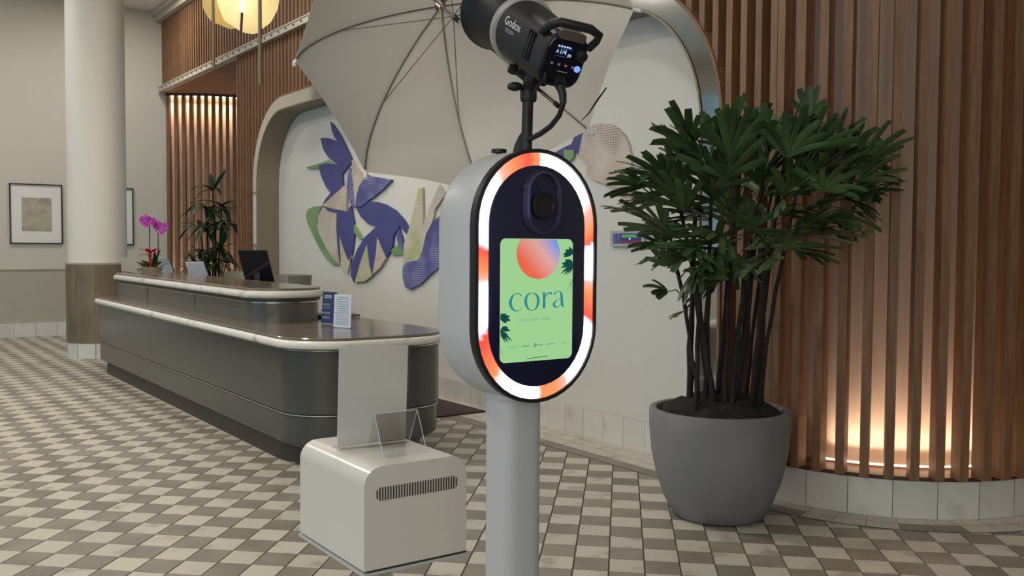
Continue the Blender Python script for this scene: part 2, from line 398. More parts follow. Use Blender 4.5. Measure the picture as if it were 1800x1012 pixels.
# back wall with wainscot
wb = MB().box(S(S_BACK + .1, -2.5, CEIL / 2), W * .1, N * 7.1, Z * CEIL / 2).build('wall_back', 'plaster')
struct(wb, 'cream plaster wall at the far end of the lobby')
MB().box(S(S_BACK - .006, -2.55, .535), W * .006, N * 7.0, Z * .535).build('wainscot_panel', 'wainscot', wb)
MB().box(S(S_BACK - .014, -2.55, 1.075), W * .014, N * 7.0, Z * .009).build('chair_rail', 'wainscot', wb)
bb = MB().box(S(S_BACK - .012, -2.55, .11), W * .012, N * 7.0, Z * .108).build('baseboard_back', 'grout'); struct(bb, 'marble tile skirting of the far wall')
t = -4.0
while t < 4.4:
    MB().box(S(S_BACK - .024, t + .155, .11), W * .012, N * .153, Z * .11).build('tile', 'marble', bb); t += .31
# ceiling
ce = MB().box((-4.5, 8, CEIL + .05), (11.5, 0, 0), (0, 14, 0), (0, 0, .05)).build('ceiling', 'ceiling_white'); struct(ce, 'white lobby ceiling')
for lx, ly, pw in DOWN:
    MB().lathe((lx, ly, CEIL - .025), [(.27, .025), (.31, .025), (.31, 0), (.27, 0), (.27, .025)], 24).build('downlight_ring', 'rail_white', ce)
wf_ = MB().box((-1, -6.0, .2), (8, 0, 0), (0, .1, 0), (0, 0, .2)); wf_.box((-1, -6.0, CEIL - .3), (8, 0, 0), (0, .1, 0), (0, 0, .3))
wf = wf_.build('window_added', 'rail_white'); struct(wf, 'unseen window wall added behind the viewer to let in front light')  # out of view, added so light comes in from behind
for k in range(7): MB().box((-8.5 + k * 2.5, -6.0, CEIL / 2 - .1), (.06, 0, 0), (0, .06, 0), (0, 0, CEIL / 2 - .5)).build('mullion', 'rail_white', wf)
wr2 = MB().box((6.1, 0.6, CEIL / 2), (.1, 0, 0), (0, 5.6, 0), (0, 0, CEIL / 2)).build('wall_light_block', 'plaster'); struct(wr2, 'unseen plaster wall added right of the viewer to block sky light')  # added out of view to block blue sky light and warm the bounce
wl = MB().box((-13.0, 4, .25), (.1, 0, 0), (0, 9.2, 0), (0, 0, .25)); wl.box((-13.0, 4, CEIL - .35), (.1, 0, 0), (0, 9.2, 0), (0, 0, .35))
wo = wl.build('window_1', 'rail_white'); struct(wo, 'street window wall left of the viewer')
for k in range(7): MB().box((-13.0, -5 + k * 3, CEIL / 2 - .1), (.06, 0, 0), (0, .06, 0), (0, 0, CEIL / 2 - .5)).build('mullion', 'rail_white', wo)
# arch outline
ARCH_L, ARCH_R, ARCH_T, ARCH_RAD = 12.32, 4.10, 3.33, 1.05
def arch_path(ins, n=14):
    l, r, tp, rad = ARCH_L - ins, ARCH_R + ins, ARCH_T - ins, ARCH_RAD - ins
    pts = [(r, 0.0)] + [(r + rad - rad * math.cos(math.pi / 2 * k / n), tp - rad + rad * math.sin(math.pi / 2 * k / n)) for k in range(n + 1)]
    pts += [(l - rad + rad * math.sin(math.pi / 2 * k / n), tp - rad + rad * math.cos(math.pi / 2 * k / n)) for k in range(n + 1)] + [(l, 0.0)]
    return pts
def arch_z(s):
    if s <= ARCH_R or s >= ARCH_L: return 0.0
    if s < ARCH_R + ARCH_RAD: d = ARCH_R + ARCH_RAD - s
    elif s > ARCH_L - ARCH_RAD: d = s - (ARCH_L - ARCH_RAD)
    else: d = 0
    return ARCH_T - ARCH_RAD + math.sqrt(max(0, ARCH_RAD ** 2 - d ** 2))
po, pi_ = arch_path(0), arch_path(.155)
fl_mb = MB()
fl_mb.loft([[S(a, T_SLAT - .012, z) for a, z in po], [S(a, T_SLAT - .012, z) for a, z in pi_], [S(a, T_SLAT + .01, z) for a, z in pi_], [S(a, T_SLAT + .01, z) for a, z in po], [S(a, T_SLAT - .012, z) for a, z in po]], False, False, closed=False)
tr = fl_mb.build('trim_1', 'steel_polished', None, True, 40); struct(tr, 'polished steel flange edging the wide arch')
lip = MB().loft([[S(a, T_SLAT - .02, z) for a, z in arch_path(.148)], [S(a, T_SLAT - .02, z) for a, z in arch_path(.165)], [S(a, T_SLAT + .005, z) for a, z in arch_path(.165)]], False, False, closed=False)
lip.build('lip', 'reveal_bronze', tr, True, 40)
rv = MB().loft([[S(a, T_SLAT + .005, z) for a, z in arch_path(.165)], [S(a, T_NICHE + .02, z) for a, z in arch_path(.165)]], False, False, closed=False)
rv.build('reveal', 'reveal_bronze', tr, True, 40)
# slatted wall: backing sheet with the arch cut out, then every slat
RAIL0, RAIL1, CORN = 4.07, 4.155, 5.25
ALC0 = 13.05
T_BK = T_SLAT + .25
bk = MB()
ss = [ARCH_R + (ARCH_L - ARCH_R) * k / 80 for k in range(81)]
for a, b in zip(ss, ss[1:]):
    bk.add([S(a, T_BK, arch_z(a + 1e-4)), S(b, T_BK, arch_z(b - 1e-4)), S(b, T_BK, CEIL), S(a, T_BK, CEIL)], [(0, 1, 2, 3)])
bk.add([S(ARCH_L, T_BK, 0), S(ALC0, T_BK, 0), S(ALC0, T_BK, CEIL), S(ARCH_L, T_BK, CEIL)], [(0, 1, 2, 3)])
bk.add([S(ALC0, T_BK, RAIL0), S(S_BACK, T_BK, RAIL0), S(S_BACK, T_BK, CEIL), S(ALC0, T_BK, CEIL)], [(0, 1, 2, 3)])
bk.add([S(3.676, T_BK, 0), S(ARCH_R, T_BK, 0), S(ARCH_R, T_BK, CEIL), S(3.676, T_BK, CEIL)], [(0, 1, 2, 3)])
bk.add([S(ALC0, T_BK, 0), S(ALC0, T_BK + 1.3, 0), S(ALC0, T_BK + 1.3, RAIL0), S(ALC0, T_BK, RAIL0)], [(0, 1, 2, 3)])
bk.loft([arcs(R_BASE - .24, A0, A1, 40, 0), arcs(R_BASE - .24, A0, A1, 40, CEIL)], False, False, closed=False)
ws = bk.build('wall_slats', 'wood_back'); struct(ws, 'slatted timber wall that bulges into a round corner on the right')
SL_W, SL_D, PIT = .048, .105, .1155
slat_cache = {}
def slat(P, ang, z0, z1, width=SL_W, depth=SL_D):
    """P front-centre on plan, ang = direction of the slat's face width"""
    key = (round(z1 - z0, 2), width, depth)
    if key not in slat_cache:
        mb = MB().box((0, depth / 2, (z1 - z0) / 2), (width / 2, 0, 0), (0, depth / 2, 0), (0, 0, (z1 - z0) / 2))
        o = mb.build('slat', 'wood'); me = o.data
        for v, q in zip(me.vertices, mb.v): v.co = q
        o.location = Vector((P.x, P.y, z0)) - ws.location; o.rotation_euler = (0, 0, ang); o.parent = ws; slat_cache[key] = o
        return o
    return piece(slat_cache[key], Vector((P.x, P.y, z0)), ang, ws)
ang_w = math.atan2(-W.y, -W.x)                           # width direction so that local +y = N
s = 3.70
while s < S_BACK - .05:
    zb = arch_z(s); zb = max(zb, .235) + (.004 if zb > .3 else 0)
    if s < ALC0:
        slat(S(s, T_SLAT), ang_w, zb, RAIL0)
    slat(S(s, T_SLAT), ang_w, RAIL1, CORN)
    s += PIT
nsl = int((A1 - A0) * (R_BASE - .03) / PIT)
for k in range(nsl):
    a = A0 + (A1 - A0) * (k + .6) / nsl
    P = CYL + Vector((math.cos(a), math.sin(a), 0)) * (R_BASE - .03)
    slat(P, a + math.pi / 2 + math.pi, .235, CORN)
MB().loft([[S(a, T_SLAT - .013, z) for a, z in arch_path(0)], [S(a, T_SLAT - .013, z) for a, z in arch_path(-.022)], [S(a, T_BK, z) for a, z in arch_path(-.022)]], False, False, closed=False).build('arch_casing', 'wood', ws, True, 40)
# plate under the slats, glowing strip behind them, marble skirting
pl = MB().loft([arcs(R_BASE - .005, A0, A1, 48, .213), arcs(R_BASE - .005, A0, A1, 48, .235), arcs(R_BASE - .24, A0, A1, 48, .235), arcs(R_BASE - .24, A0, A1, 48, .213)], False, False, closed=False)
pl.box(S(3.888, T_SLAT + .12, .224), W * .212, N * .12, Z * .011)
pl.build('sill_plate', 'wood_dark', ws)
led = MB().loft([arcs(R_BASE - .165, A0 + .25, A1, 60, .262), arcs(R_BASE - .180, A0 + .25, A1, 60, .262)], False, False, closed=False)
led.loft([arcs(R_BASE - .165, A0 + .25, A1, 60, .262), arcs(R_BASE - .165, A0 + .25, A1, 60, .256)], False, False, closed=False)
led.build('light_strip', 'led_warm', ws)
def strip_light(P, aim, sx, power, spread, axis):
    d = bpy.data.lights.new('strip_lamp', 'AREA'); d.shape = 'RECTANGLE'; d.size = sx; d.size_y = .02; d.energy = power; d.color = (1.0, .72, .50); d.spread = math.radians(spread)
    o = bpy.data.objects.new('strip_lamp', d); COL.objects.link(o); o.location = P
    z_ = -Vector(aim).normalized(); x_ = Vector(axis); x_ = (x_ - z_ * x_.dot(z_)).normalized(); y_ = z_.cross(x_)
    o.rotation_euler = Matrix((x_, y_, z_)).transposed().to_euler()
for k in range(11):
    a = A0 + .35 + .17 * k; rd = Vector((math.cos(a), math.sin(a), 0)); tg = Vector((-math.sin(a), math.cos(a), 0))
    strip_light(CYL + rd * (R_BASE - .172) + Z * .272, Z - rd * .16, .15, .55, 85, tg)
    if k > 1: strip_light(CYL + rd * (R_BASE - .19) + Z * 5.2, -Z - rd * .03, .15, .8, 40, tg)
bs = MB().loft([arcs(R_BASE - .012, A0, A1, 48, 0), arcs(R_BASE - .012, A0, A1, 48, .21)], False, False, closed=False)
bs.box(S(3.888, T_SLAT + .012, .105), W * .212, N * .006, Z * .105)
bs.box(S(8.2, T_NICHE - .006, .105), W * 4.0, N * .006, Z * .104)
bsr = bs.build('baseboard_right', 'grout'); struct(bsr, 'white marble tile skirting along the arch wall and round corner')
nt_ = int((A1 - A0) * R_BASE / .232)
for k in range(nt_):
    a0, a1 = A0 + (A1 - A0) * k / nt_ + .0015, A0 + (A1 - A0) * (k + 1) / nt_ - .0015
    MB().loft([arcs(R_BASE - .012, a0, a1, 5, .213), arcs(R_BASE, a0, a1, 5, .213), arcs(R_BASE, a0, a1, 5, 0.003)], False, False, closed=False).build('tile', 'marble', bsr, True, 40)
for k in range(2):
    MB().box(S(3.676 + .106 + k * .212, T_SLAT + .006, .107), W * .1045, N * .006, Z * .106).build('tile', 'marble', bsr)
s = 4.33
while s < 12.0:
    MB().box(S(s + .1165, T_NICHE - .018, .107), W * .115, N * .006, Z * .106).build('tile', 'marble', bsr); s += .2335
# rail with bolts and cornice
rl = MB().box(S(10.2, T_SLAT - .02, (RAIL0 + RAIL1) / 2), W * 6.5, N * .03, Z * .036)
rl.box(S(10.2, T_SLAT - .015, RAIL1 - .003), W * 6.5, N * .045, Z * .008)
rl.box(S(10.2, T_SLAT + .04, RAIL0 + .006), W * 6.5, N * .10, Z * .008)
rail = rl.build('trim_2', 'rail_white'); struct(rail, 'pale horizontal rail dotted with bolts between the slat tiers')
b0 = MB().lathe((0, 0, 0), [(.0001, .012), (.011, .012), (.013, 0)], 10, axis=-N); bo = None; s = 4.0
while s < 16.6:
    P = S(s, T_SLAT - .05, (RAIL0 + RAIL1) / 2)
    if bo is None:
        bo = b0.build('bolt', 'bolt'); mbv = b0.v
        for v, q in zip(bo.data.vertices, mbv): v.co = q
        bo.location = P - rail.location; bo.parent = rail
    else: piece(bo, P, 0, rail)
    s += .235
cn = MB().box(S(10.2, T_SLAT - .03, CORN + .045), W * 6.5, N * .06, Z * .05); cn.box(S(10.2, T_SLAT - .06, CORN + .12), W * 6.5, N * .10, Z * .04)
struct(cn.build('trim_3', 'rail_white'), 'pale cornice above the slatted wall')
# alcove behind the desk: curved slats, wood soffit, hidden light strips
def alc(u):                                              # 0..1 along the back of the alcove
    s_ = 16.70 - .62 * u - .10 * math.sin(u * math.pi); t_ = T_SLAT + .06 + 1.30 * u
    return S(s_, t_)
wa = MB().loft([[alc(k / 12) + W * .20 for k in range(13)], [alc(k / 12) + W * .20 + Z * RAIL0 for k in range(13)]], False, False, closed=False).build('wall_alcove', 'wood_back'); struct(wa, 'slatted back of the alcove behind the reception desk')
so = MB().prism([S(S_BACK, T_SLAT + .05), S(ALC0, T_SLAT + .05), S(ALC0, T_SLAT + 1.5), S(S_BACK, T_SLAT + 1.5)], Z * .03)
so.v = [v + Z * (RAIL0 - .002) for v in so.v]
so.build('soffit', 'wood', wa)
ap = None
for k in range(12):
    u = (k + .3) / 12; P = alc(u); d = (alc(u + .02) - alc(u - .02)).normalized(); an = math.atan2(d.y, d.x)
    mb = MB().box((0, .04, RAIL0 / 2), (.03, 0, 0), (0, .04, 0), (0, 0, RAIL0 / 2 - .005))
    if ap is None:
        ap = mb.build('slat', 'wood')
        for v, q in zip(ap.data.vertices, mb.v): v.co = q
        ap.location = P - wa.location; ap.parent = wa; ap.rotation_euler = (0, 0, an)
    else: piece(ap, P, an, wa)
for z in (RAIL0 - .05, .30):
    MB().loft([[alc(k / 12) + W * .13 + Z * z for k in range(13)], [alc(k / 12) + W * .15 + Z * z for k in range(13)], [alc(k / 12) + W * .15 + Z * (z + .02) for k in range(13)]], False, False, closed=False).build('light_strip', 'led_warm', wa)
for k in range(6):
    P_ = alc((k + .6) / 6) + W * .13; tg = alc((k + .7) / 6) - alc((k + .5) / 6)
    strip_light(P_ + Z * (RAIL0 - .07), -Z, .2, 2.4, 80, tg)
    strip_light(P_ + Z * .34, Z, .2, 2.4, 80, tg)
MB().loft([[alc(k / 12) - W * .02 + Z * (RAIL0 - .004) for k in range(13)], [alc(k / 12) - W * .02 + Z * (RAIL0 - .05) for k in range(13)], [alc(k / 12) + W * .01 + Z * (RAIL0 - .05) for k in range(13)]], False, False, closed=False).build('head_strip', 'wood_dark', wa)
# round column
CC = Vector((-5.52, 12.60, 0))
co = thing('column', CC, 'tall round cream column with stone cladding at the foot by the desk', 'column')
MB().lathe(CC, [(.365, 1.23), (.36, CEIL)], 40).build('shaft', 'column_paint', co, True)
MB().lathe(CC, [(.385, .19), (.385, 1.22), (.395, 1.22), (.395, 1.245), (.36, 1.245)], 40).build('cap_ring', 'wainscot', co, True)
for k in range(10):
    a0, a1 = 2 * math.pi * k / 10 + .008, 2 * math.pi * (k + 1) / 10 - .008
    ar = lambda r, z: [CC + Vector((r * math.cos(a0 + (a1 - a0) * q / 5), r * math.sin(a0 + (a1 - a0) * q / 5), z)) for q in range(6)]
    MB().loft([ar(.385, .2), ar(.395, .2), ar(.395, 1.215), ar(.385, 1.215)], False, False, closed=False).build('stone_slab', 'column_stone', co, True, 40)
    MB().loft([ar(.37, 0), ar(.385, 0), ar(.385, .197), ar(.37, .197)], False, False, closed=False).build('foot_tile', 'marble', co, True, 40)
# ============================================================ RECEPTION DESK
def plan_ring(s0, s1, t0, t1, r, z, n=8):
    """rounded rectangle on plan, s0..s1 by t0..t1"""
    pts = []
    for cs, ct, a0 in ((s1 - r, t1 - r, 0), (s0 + r, t1 - r, 90), (s0 + r, t0 + r, 180), (s1 - r, t0 + r, 270)):
        for k in range(n + 1):
            a = math.radians(a0 + 90 * k / n); pts.append(S(cs + r * math.cos(a), ct + r * math.sin(a), z))
    return pts
def slab(s0, s1, t0, t1, r, prof):
    """prof: list of (inset, z)"""
    return MB().loft([plan_ring(s0 + i, s1 - i, t0 + i, t1 - i, max(.02, r - i), z) for i, z in prof])
DS0, DS1, DT0, DT1 = 5.72, 12.05, 2.37, 3.66
desk = thing('reception_desk', S(8.9, 3.0, 0), 'long grey reception desk with marble nosing and a raised upper counter', 'desk')
slab(DS0 + .28, DS1 - .24, DT0 + .10, DT1 - .1, .3, [(0, 0), (0, .15)]).build('plinth', 'desk_plinth', desk, True, 40)
slab(DS0 + .06, DS1 - .06, DT0 + .055, DT1 - .06, .36, [(.03, .135), (.004, .155), (0, .18), (0, .345), (.012, .352)]).build('lower_band', 'desk_panel', desk, True, 30)
slab(DS0 + .05, DS1 - .05, DT0 + .045, DT1 - .05, .36, [(.004, .352), (.004, .358)]).build('reveal_strip', 'chrome', desk, True, 30)
slab(DS0 + .05, DS1 - .05, DT0 + .045, DT1 - .05, .36, [(.012, .358), (.0, .37), (0, .79), (.006, .80)]).build('front_panel', 'desk_panel', desk, True, 30)
slab(DS0 + .045, DS1 - .045, DT0 + .04, DT1 - .045, .36, [(0, .792), (0, .797)]).build('reveal_strip', 'chrome', desk, True, 30)
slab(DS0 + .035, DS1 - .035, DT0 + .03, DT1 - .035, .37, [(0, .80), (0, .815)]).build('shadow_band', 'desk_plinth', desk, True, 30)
slab(DS0, DS1, DT0, DT1, .42, [(.03, .803), (.010, .808), (.002, .818), (0, .831), (.002, .844), (.010, .855), (.03, .860)]).build('marble_nosing', 'desk_edge', desk, True, 50)
slab(DS0 + .028, DS1 - .028, DT0 + .028, DT1 - .028, .4, [(0, .85), (0, .872), (.006, .878)]).build('countertop', 'desk_top', desk, True, 30)
US0, US1, UT0, UT1 = 7.08, 12.0, 2.585, 3.28
slab(US0 + .05, US1 - .05, UT0 + .05, UT1 - .05, .27, [(0, .876), (0, 1.06)]).build('upper_panel', 'desk_upper', desk, True, 30)
slab(US0 + .044, US1 - .044, UT0 + .044, UT1 - .044, .27, [(0, 1.036), (0, 1.041)]).build('reveal_strip', 'chrome', desk, True, 30)
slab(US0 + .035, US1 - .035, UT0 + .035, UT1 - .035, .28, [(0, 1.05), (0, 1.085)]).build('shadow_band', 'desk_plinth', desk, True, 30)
slab(US0, US1, UT0, UT1, .32, [(.03, 1.072), (.008, 1.078), (0, 1.093), (0, 1.108), (.008, 1.126), (.03, 1.132)]).build('marble_nosing', 'desk_edge', desk, True, 50)
slab(US0 + .03, US1 - .03, UT0 + .03, UT1 - .03, .3, [(0, 1.126), (0, 1.148), (.006, 1.153)]).build('upper_top', 'desk_top', desk, True, 30)
UZ, LZ = 1.153, .878
for s_ in (8.75, 10.4):                                   # panel joints of the upper front
    MB().box(S(s_, UT0 + .0485, .966), W * .003, N * .002, Z * .07).build('panel_joint', 'desk_plinth', desk)
# dark mat on the staff side
m_ = MB().prism([S(7.03, 3.85, .004), S(11.2, 3.85, .004), S(11.2, 4.70, .004), S(7.03, 4.70, .004)], Z * .012).build('floor_mat', 'mat_brown')
tag(m_, 'dark brown floor mat on the tiles behind the reception desk', 'mat')
# ------------------------------------------------------------ things on the desk
def panel_from(name, P, ex, w, h, lean, th, m, parent):
    """upright sheet: bottom-left corner P, width along ex, leaning by vector lean over its height"""
    ex = Vector(ex).normalized(); up = (Z * h + Vector(lean)); nn = ex.cross(up).normalized() * th
    return MB().prism([P, P + ex * w, P + ex * w + up, P + up], nn).build(name, m, parent)
# acrylic sign at the far left end of the upper counter
P = at_z(214, 477, UZ); P2 = at_z(241, 481, UZ)
ex = (P2 - P); wdt = ex.length
sg = thing('acrylic_sign', P, 'frosted acrylic sign holder at the far end of the upper counter', 'sign')
panel_from('sheet', P + Z * .006, ex, wdt, .17, W * .03, .004, 'frosted', sg)
MB().box(P + ex * .5 + Z * .003, ex * .5, Vector((-ex.y, ex.x, 0)).normalized() * .035, Z * .003).build('foot', 'acrylic', sg)
# orchid and bromeliad arrangement
OP = S(11.55, 3.05, UZ)
OP = at_plane(267, 476, S(0, 3.12), N); OP = Vector((OP.x, OP.y, UZ))
oc = thing('orchid_arrangement', OP, 'pink orchid and red bromeliad planted together in a low tan tray', 'plant')
MB().lathe(OP, [(.0001, 0), (.11, 0), (.13, .05), (.125, .055), (.11, .04), (.0001, .04)], 28).build('tray', 'tray_tan', oc, True, 40)
def strap(P, d, L, wd, droop, n=6, twist=0):
    """one strap leaf as a thin solid; returns MB"""
    d = Vector(d).normalized(); side = d.cross(Z)
    if side.length < .05: side = Vector((1, 0, 0))
    side.normalize()
    if twist: side = Matrix.Rotation(twist, 3, d) @ side
    rings = []; p = Vector(P); dd = d.copy()
    for k in range(n + 1):
        u = k / n; w_ = wd * (math.sin(math.pi * min(.97, .12 + .85 * u)) ** .7) * .5
        nn = side.cross(dd).normalized()
        rings.append([p - side * w_, p + nn * w_ * -.25, p + side * w_, p + nn * .0015])
        dd = (dd - Z * (droop / n)).normalized(); p = p + dd * (L / n)
    return MB().loft(rings)
R = random.Random(3)
lf = MB()
for k in range(26):
    a = R.uniform(0, 2 * math.pi); b = strap(OP + Z * .04 + Vector((math.cos(a), math.sin(a), 0)) * R.uniform(0, .09), (math.cos(a) * .7, math.sin(a) * .7, R.uniform(.6, 1.4)), R.uniform(.11, .20), .045, 1.0)
    lf.add(b.v, b.f)
lf.build('moss_leaves', 'moss_green', oc, True)
scale_px = OP.y / FPX
ri = Vector((1, 0, 0))
for px, py, hgt in ((263, 393, 0), (278, 408, 0)):
    tip = at_y(px, py, OP.y); base = OP + ri * (.03 if px < 270 else .05) + Z * .04
    if px < 270: base = OP + ri * .0 + Z * .04
    MB().tube([base, base * .5 + tip * .5 + ri * .015 * (1 if px > 270 else -1), tip], .007, 6).build('flower_stem', 'orchid_stem', oc)
def orchid(c, r, rnd):
    mb = MB(); tilt = Matrix.Rotation(rnd.uniform(-.5, .5), 3, 'Z') @ Matrix.Rotation(rnd.uniform(-.3, .3), 3, 'X')
    for k in range(5):
        a = math.pi / 2 + 2 * math.pi * k / 5; rr = r * (1.0 if k % 2 else 1.15)
        e = Vector((math.cos(a), -.12, math.sin(a))); sd = Vector((-math.sin(a), 0, math.cos(a)))
        ring = [c + tilt @ (e * rr * u + sd * rr * .42 * math.sin(math.pi * u) * sgn + Vector((0, -.01, 0))) for u, sgn in ((.05, 0), (.35, 1), (.65, 1.1), (.9, .9), (1.0, 0), (.9, -.9), (.65, -1.1), (.35, -1))]
        mb.prism(ring, tilt @ Vector((0, .006, 0)))
    mb.lathe(c + tilt @ Vector((0, -.02, 0)), [(.0001, .012), (.010, .008), (.012, 0), (.006, -.008), (.0001, -.01)], 8, axis=(0, -1, 0))
    return mb
for px, py in ((250, 386), (257, 383), (263, 386), (268, 390), (259, 394), (254, 391), (274, 396), (279, 394), (284, 398), (289, 402), (285, 407), (291, 397), (272, 389), (278, 401)):
    orchid(at_y(px, py, OP.y + R.uniform(-.05, .03)), .042, R).build('orchid_bloom', 'orchid_pink', oc)
BC = at_y(264, 448, OP.y - .08)
MB().tube([Vector((BC.x, BC.y, UZ + .03)), BC, BC + Z * .05], [.02, .018, .012], 8).build('bromeliad_stem', 'bromeliad_red', oc)
for k in range(12):
    a = 2 * math.pi * k / 12; el = .9 if k % 2 else .35
    strap(BC + Z * (.02 if k % 2 else 0), (math.cos(a), math.sin(a), el), .15 if k % 2 else .16, .05, .6).build('bromeliad_bract', 'bromeliad_red', oc, True)
for k, (dx, dz, L) in enumerate(((.35, 1.0, .26), (-.25, 1, .2), (.9, .7, .24), (-.9, .45, .18), (.15, 1, .22))):
    strap(OP + Z * .05 + ri * .02, (dx, -.2, dz), L, .04, .5).build('long_leaf', 'drac_leaf', oc, True)
# two pale screens and the dark monitor behind the counter
def screen_back(name, label, px, tcoord, w, h, m_back, sw_ang, lean_k, stand_z, logo, ylow):
    Pb = at_t(px, ylow, tcoord); ex = Vector((math.cos(sw_ang), math.sin(sw_ang), 0)); nb_ = Vector((ex.y, -ex.x, 0))   # towards lobby
    root = thing(name, Vector((Pb.x, Pb.y, stand_z)) + ex * w * .5 - nb_ * .05, label, 'monitor')
    up = (Z + nb_ * lean_k - ex * lean_k * .35).normalized()
    def quad(c0, ww, hh, d0, d1, m, nm, parent):
        nn = ex.cross(up).normalized()
        return MB().prism([c0 + nn * d0, c0 + ex * ww + nn * d0, c0 + ex * ww + up * hh + nn * d0, c0 + up * hh + nn * d0], nn * (d1 - d0)).build(nm, m, parent)
    sign_ = 1 if ex.cross(up).dot(nb_) > 0 else -1
    quad(Pb, w, h, 0, .012 * sign_, m_back, 'back_cover', root)
    quad(Pb - ex * .004 - up * .004, w + .008, h + .008, -.002 * sign_, -.016 * sign_, 'black_plastic', 'bezel', root)
    cen = Pb + ex * w * .5 + up * h * .45
    MB().box(cen - Z * (cen.z - stand_z) * .5 + nb_ * .015, ex * .03, nb_ * .008, Z * ((cen.z - stand_z) * .5)).build('stand_neck', 'black_plastic' if m_back == 'black_gloss' else 'grey_metal', root)
    MB().box(Vector((cen.x, cen.y, stand_z + .006)), ex * .09, nb_ * .07, Z * .006).build('stand_foot', 'black_plastic' if m_back == 'black_gloss' else 'grey_metal', root)
    if logo: MB().lathe(cen + ex.cross(up).normalized() * .0125 * sign_, [(.0001, .001), (.011, .001), (.011, 0)], 12, axis=nb_).build('badge', 'panel_grey', root)
    return root
wk = MB().prism([S(7.4, 3.29, 0), S(11.9, 3.29, 0), S(11.9, 3.64, 0), S(7.4, 3.64, 0)], Z * .02); wk.v = [v + Z * .882 for v in wk.v]
wk.build('work_ledge', 'desk_top', desk)
WZ = .903
screen_back('desk_screen', 'light grey screen on the desk just right of the orchid', 284, 3.40, .215, .30, 'grey_metal', -.14, .42, WZ, False, 494)
screen_back('desk_screen', 'light grey screen with a round badge between orchid and black monitor', 340, 3.40, .225, .295, 'grey_metal', -.14, .42, WZ, True, 500)
screen_back('monitor', 'black monitor seen from behind, leaning back at the desk corner', 436.5, 3.36, .285, .43, 'black_gloss', -.06, .36, WZ, False, 510)
# chairs behind the desk
def tub_chair(P, ang, label):
    root = thing('desk_chair', P, label, 'chair', 'chairs behind the desk')
    M = Matrix.Rotation(ang, 3, 'Z'); top = 1.14
    ring = lambda r, z, a0=-110, a1=110: [P + M @ Vector((r * math.sin(math.radians(a0 + (a1 - a0) * k / 16)), r * math.cos(math.radians(a0 + (a1 - a0) * k / 16)), z)) for k in range(17)]
    MB().loft([ring(.23, .62), ring(.27, top - .03), ring(.275, top), ring(.25, top), ring(.245, top - .03), ring(.20, .64), ring(.23, .62)], False, False, closed=False).build('backrest', 'chair_grey', root, True, 50)
    MB().lathe(P, [(.0001, .60), (.22, .60), (.235, .63), (.23, .67), (.18, .69), (.0001, .69)], 24).build('seat', 'chair_grey', root, True, 50)
    MB().lathe(P, [(.03, .06), (.03, .6)], 12).build('pedestal', 'chrome', root, True)
    for k in range(5):
        a = 2 * math.pi * k / 5; d = Vector((math.cos(a), math.sin(a), 0))
        MB().tube([P + Z * .09, P + d * .27 + Z * .05], [.02, .012], 6).build('foot_spoke', 'chrome', root)
        MB().lathe(P + d * .27 + Z * .027 - d.cross(Z) * .012, [(.0001, 0), (.026, 0), (.026, .024), (.0001, .024)], 10, axis=d.cross(Z)).build('castor', 'black_plastic', root, True)
    return root
c1 = at_t(505, 493, 4.08); c2 = at_t(425, 488, 4.05)
tub_chair(Vector((c1.x, c1.y, .016)), ANG_N - math.pi / 2, 'grey tub chair whose back shows just right of the black monitor')
tub_chair(Vector((c2.x, c2.y, .016)), ANG_N - math.pi / 2 + .4, 'grey tub chair showing just left of the black monitor')
# dark tray and the two upright papers on the lower counter
dv = at_z(556, 559, LZ)
tb = thing('laptop', dv, 'thin black laptop lying closed on the lower counter behind the navy card', 'laptop')
MB().box(dv + W * .12 + Z * .008, W * .12, N * .17, Z * .008).build('base', 'black_plastic', tb)
MB().box(dv + W * .12 + Z * .022, W * .118, N * .168, Z * .005).build('lid', 'chair_grey', tb)
def card_stand(P, P2, h, lean, name, label, m, text=None, foot=True):
    ex = (P2 - P); ex.z = 0; w = ex.length; e = ex.normalized(); back = Vector((-e.y, e.x, 0))
    root = thing(name, P + ex * .5, label, 'sign'); up = Z * h + back * lean
    sheet = MB().prism([P + Z * .006, P + ex + Z * .006, P + ex + Z * .006 + up, P + Z * .006 + up], back * .004).build('sheet', m, root)
    if foot: MB().box(P + ex * .5 + Z * .003 + back * .01, ex * .62, back * .045, Z * .003).build('foot', 'acrylic', root)
    return root, sheet, e, up.normalized(), back, w
P, P2 = at_z(564.5, 568, LZ), at_z(588.5, 570, LZ)
rt, sh, e, up, back, w_ = card_stand(P, P2, .245, .02, 'navy_card', 'navy information card reading cora, half hidden by a white sheet', 'navy')
def on_card(u, v, P=P): return P + Z * .006 + e * u + up * v - back * .0015
text_mesh('card_title', 'cora', .052, frame(on_card(.022, .195), e, up), 'ink_white', sh, sx=.9)
for k, v in enumerate((.145, .115, .08, .045)):
    MB().lathe(on_card(.014, v), [(.0001, .001), (.0045, .001), (.0045, 0)], 10, axis=-back).build('bullet', 'ink_white', sh)
    for j in range(2 if k != 1 else 1):
        MB().box(on_card(.062, v + .004 - j * .011), e * .036, up * .0022, back * .0005).build('text_line', 'ink_grey', sh)
P, P2 = at_z(586, 576, LZ), at_z(616, 577.5, LZ)
rt, sh, e, up, back, w_ = card_stand(P, P2, .245, .015, 'white_sheet_stand', 'white printed sheet in a clear stand in front of the navy card', 'paper_bluewhite')
for k in range(13):
    v = .225 - k * .0165; ww = .038 if k in (0, 6) else .05
    MB().box(P + Z * .006 + e * (w_ * .5) + up * v - back * .0012, e * (ww * w_ / .13), up * .0025, back * .0004).build('text_line', 'ink_grey', sh)
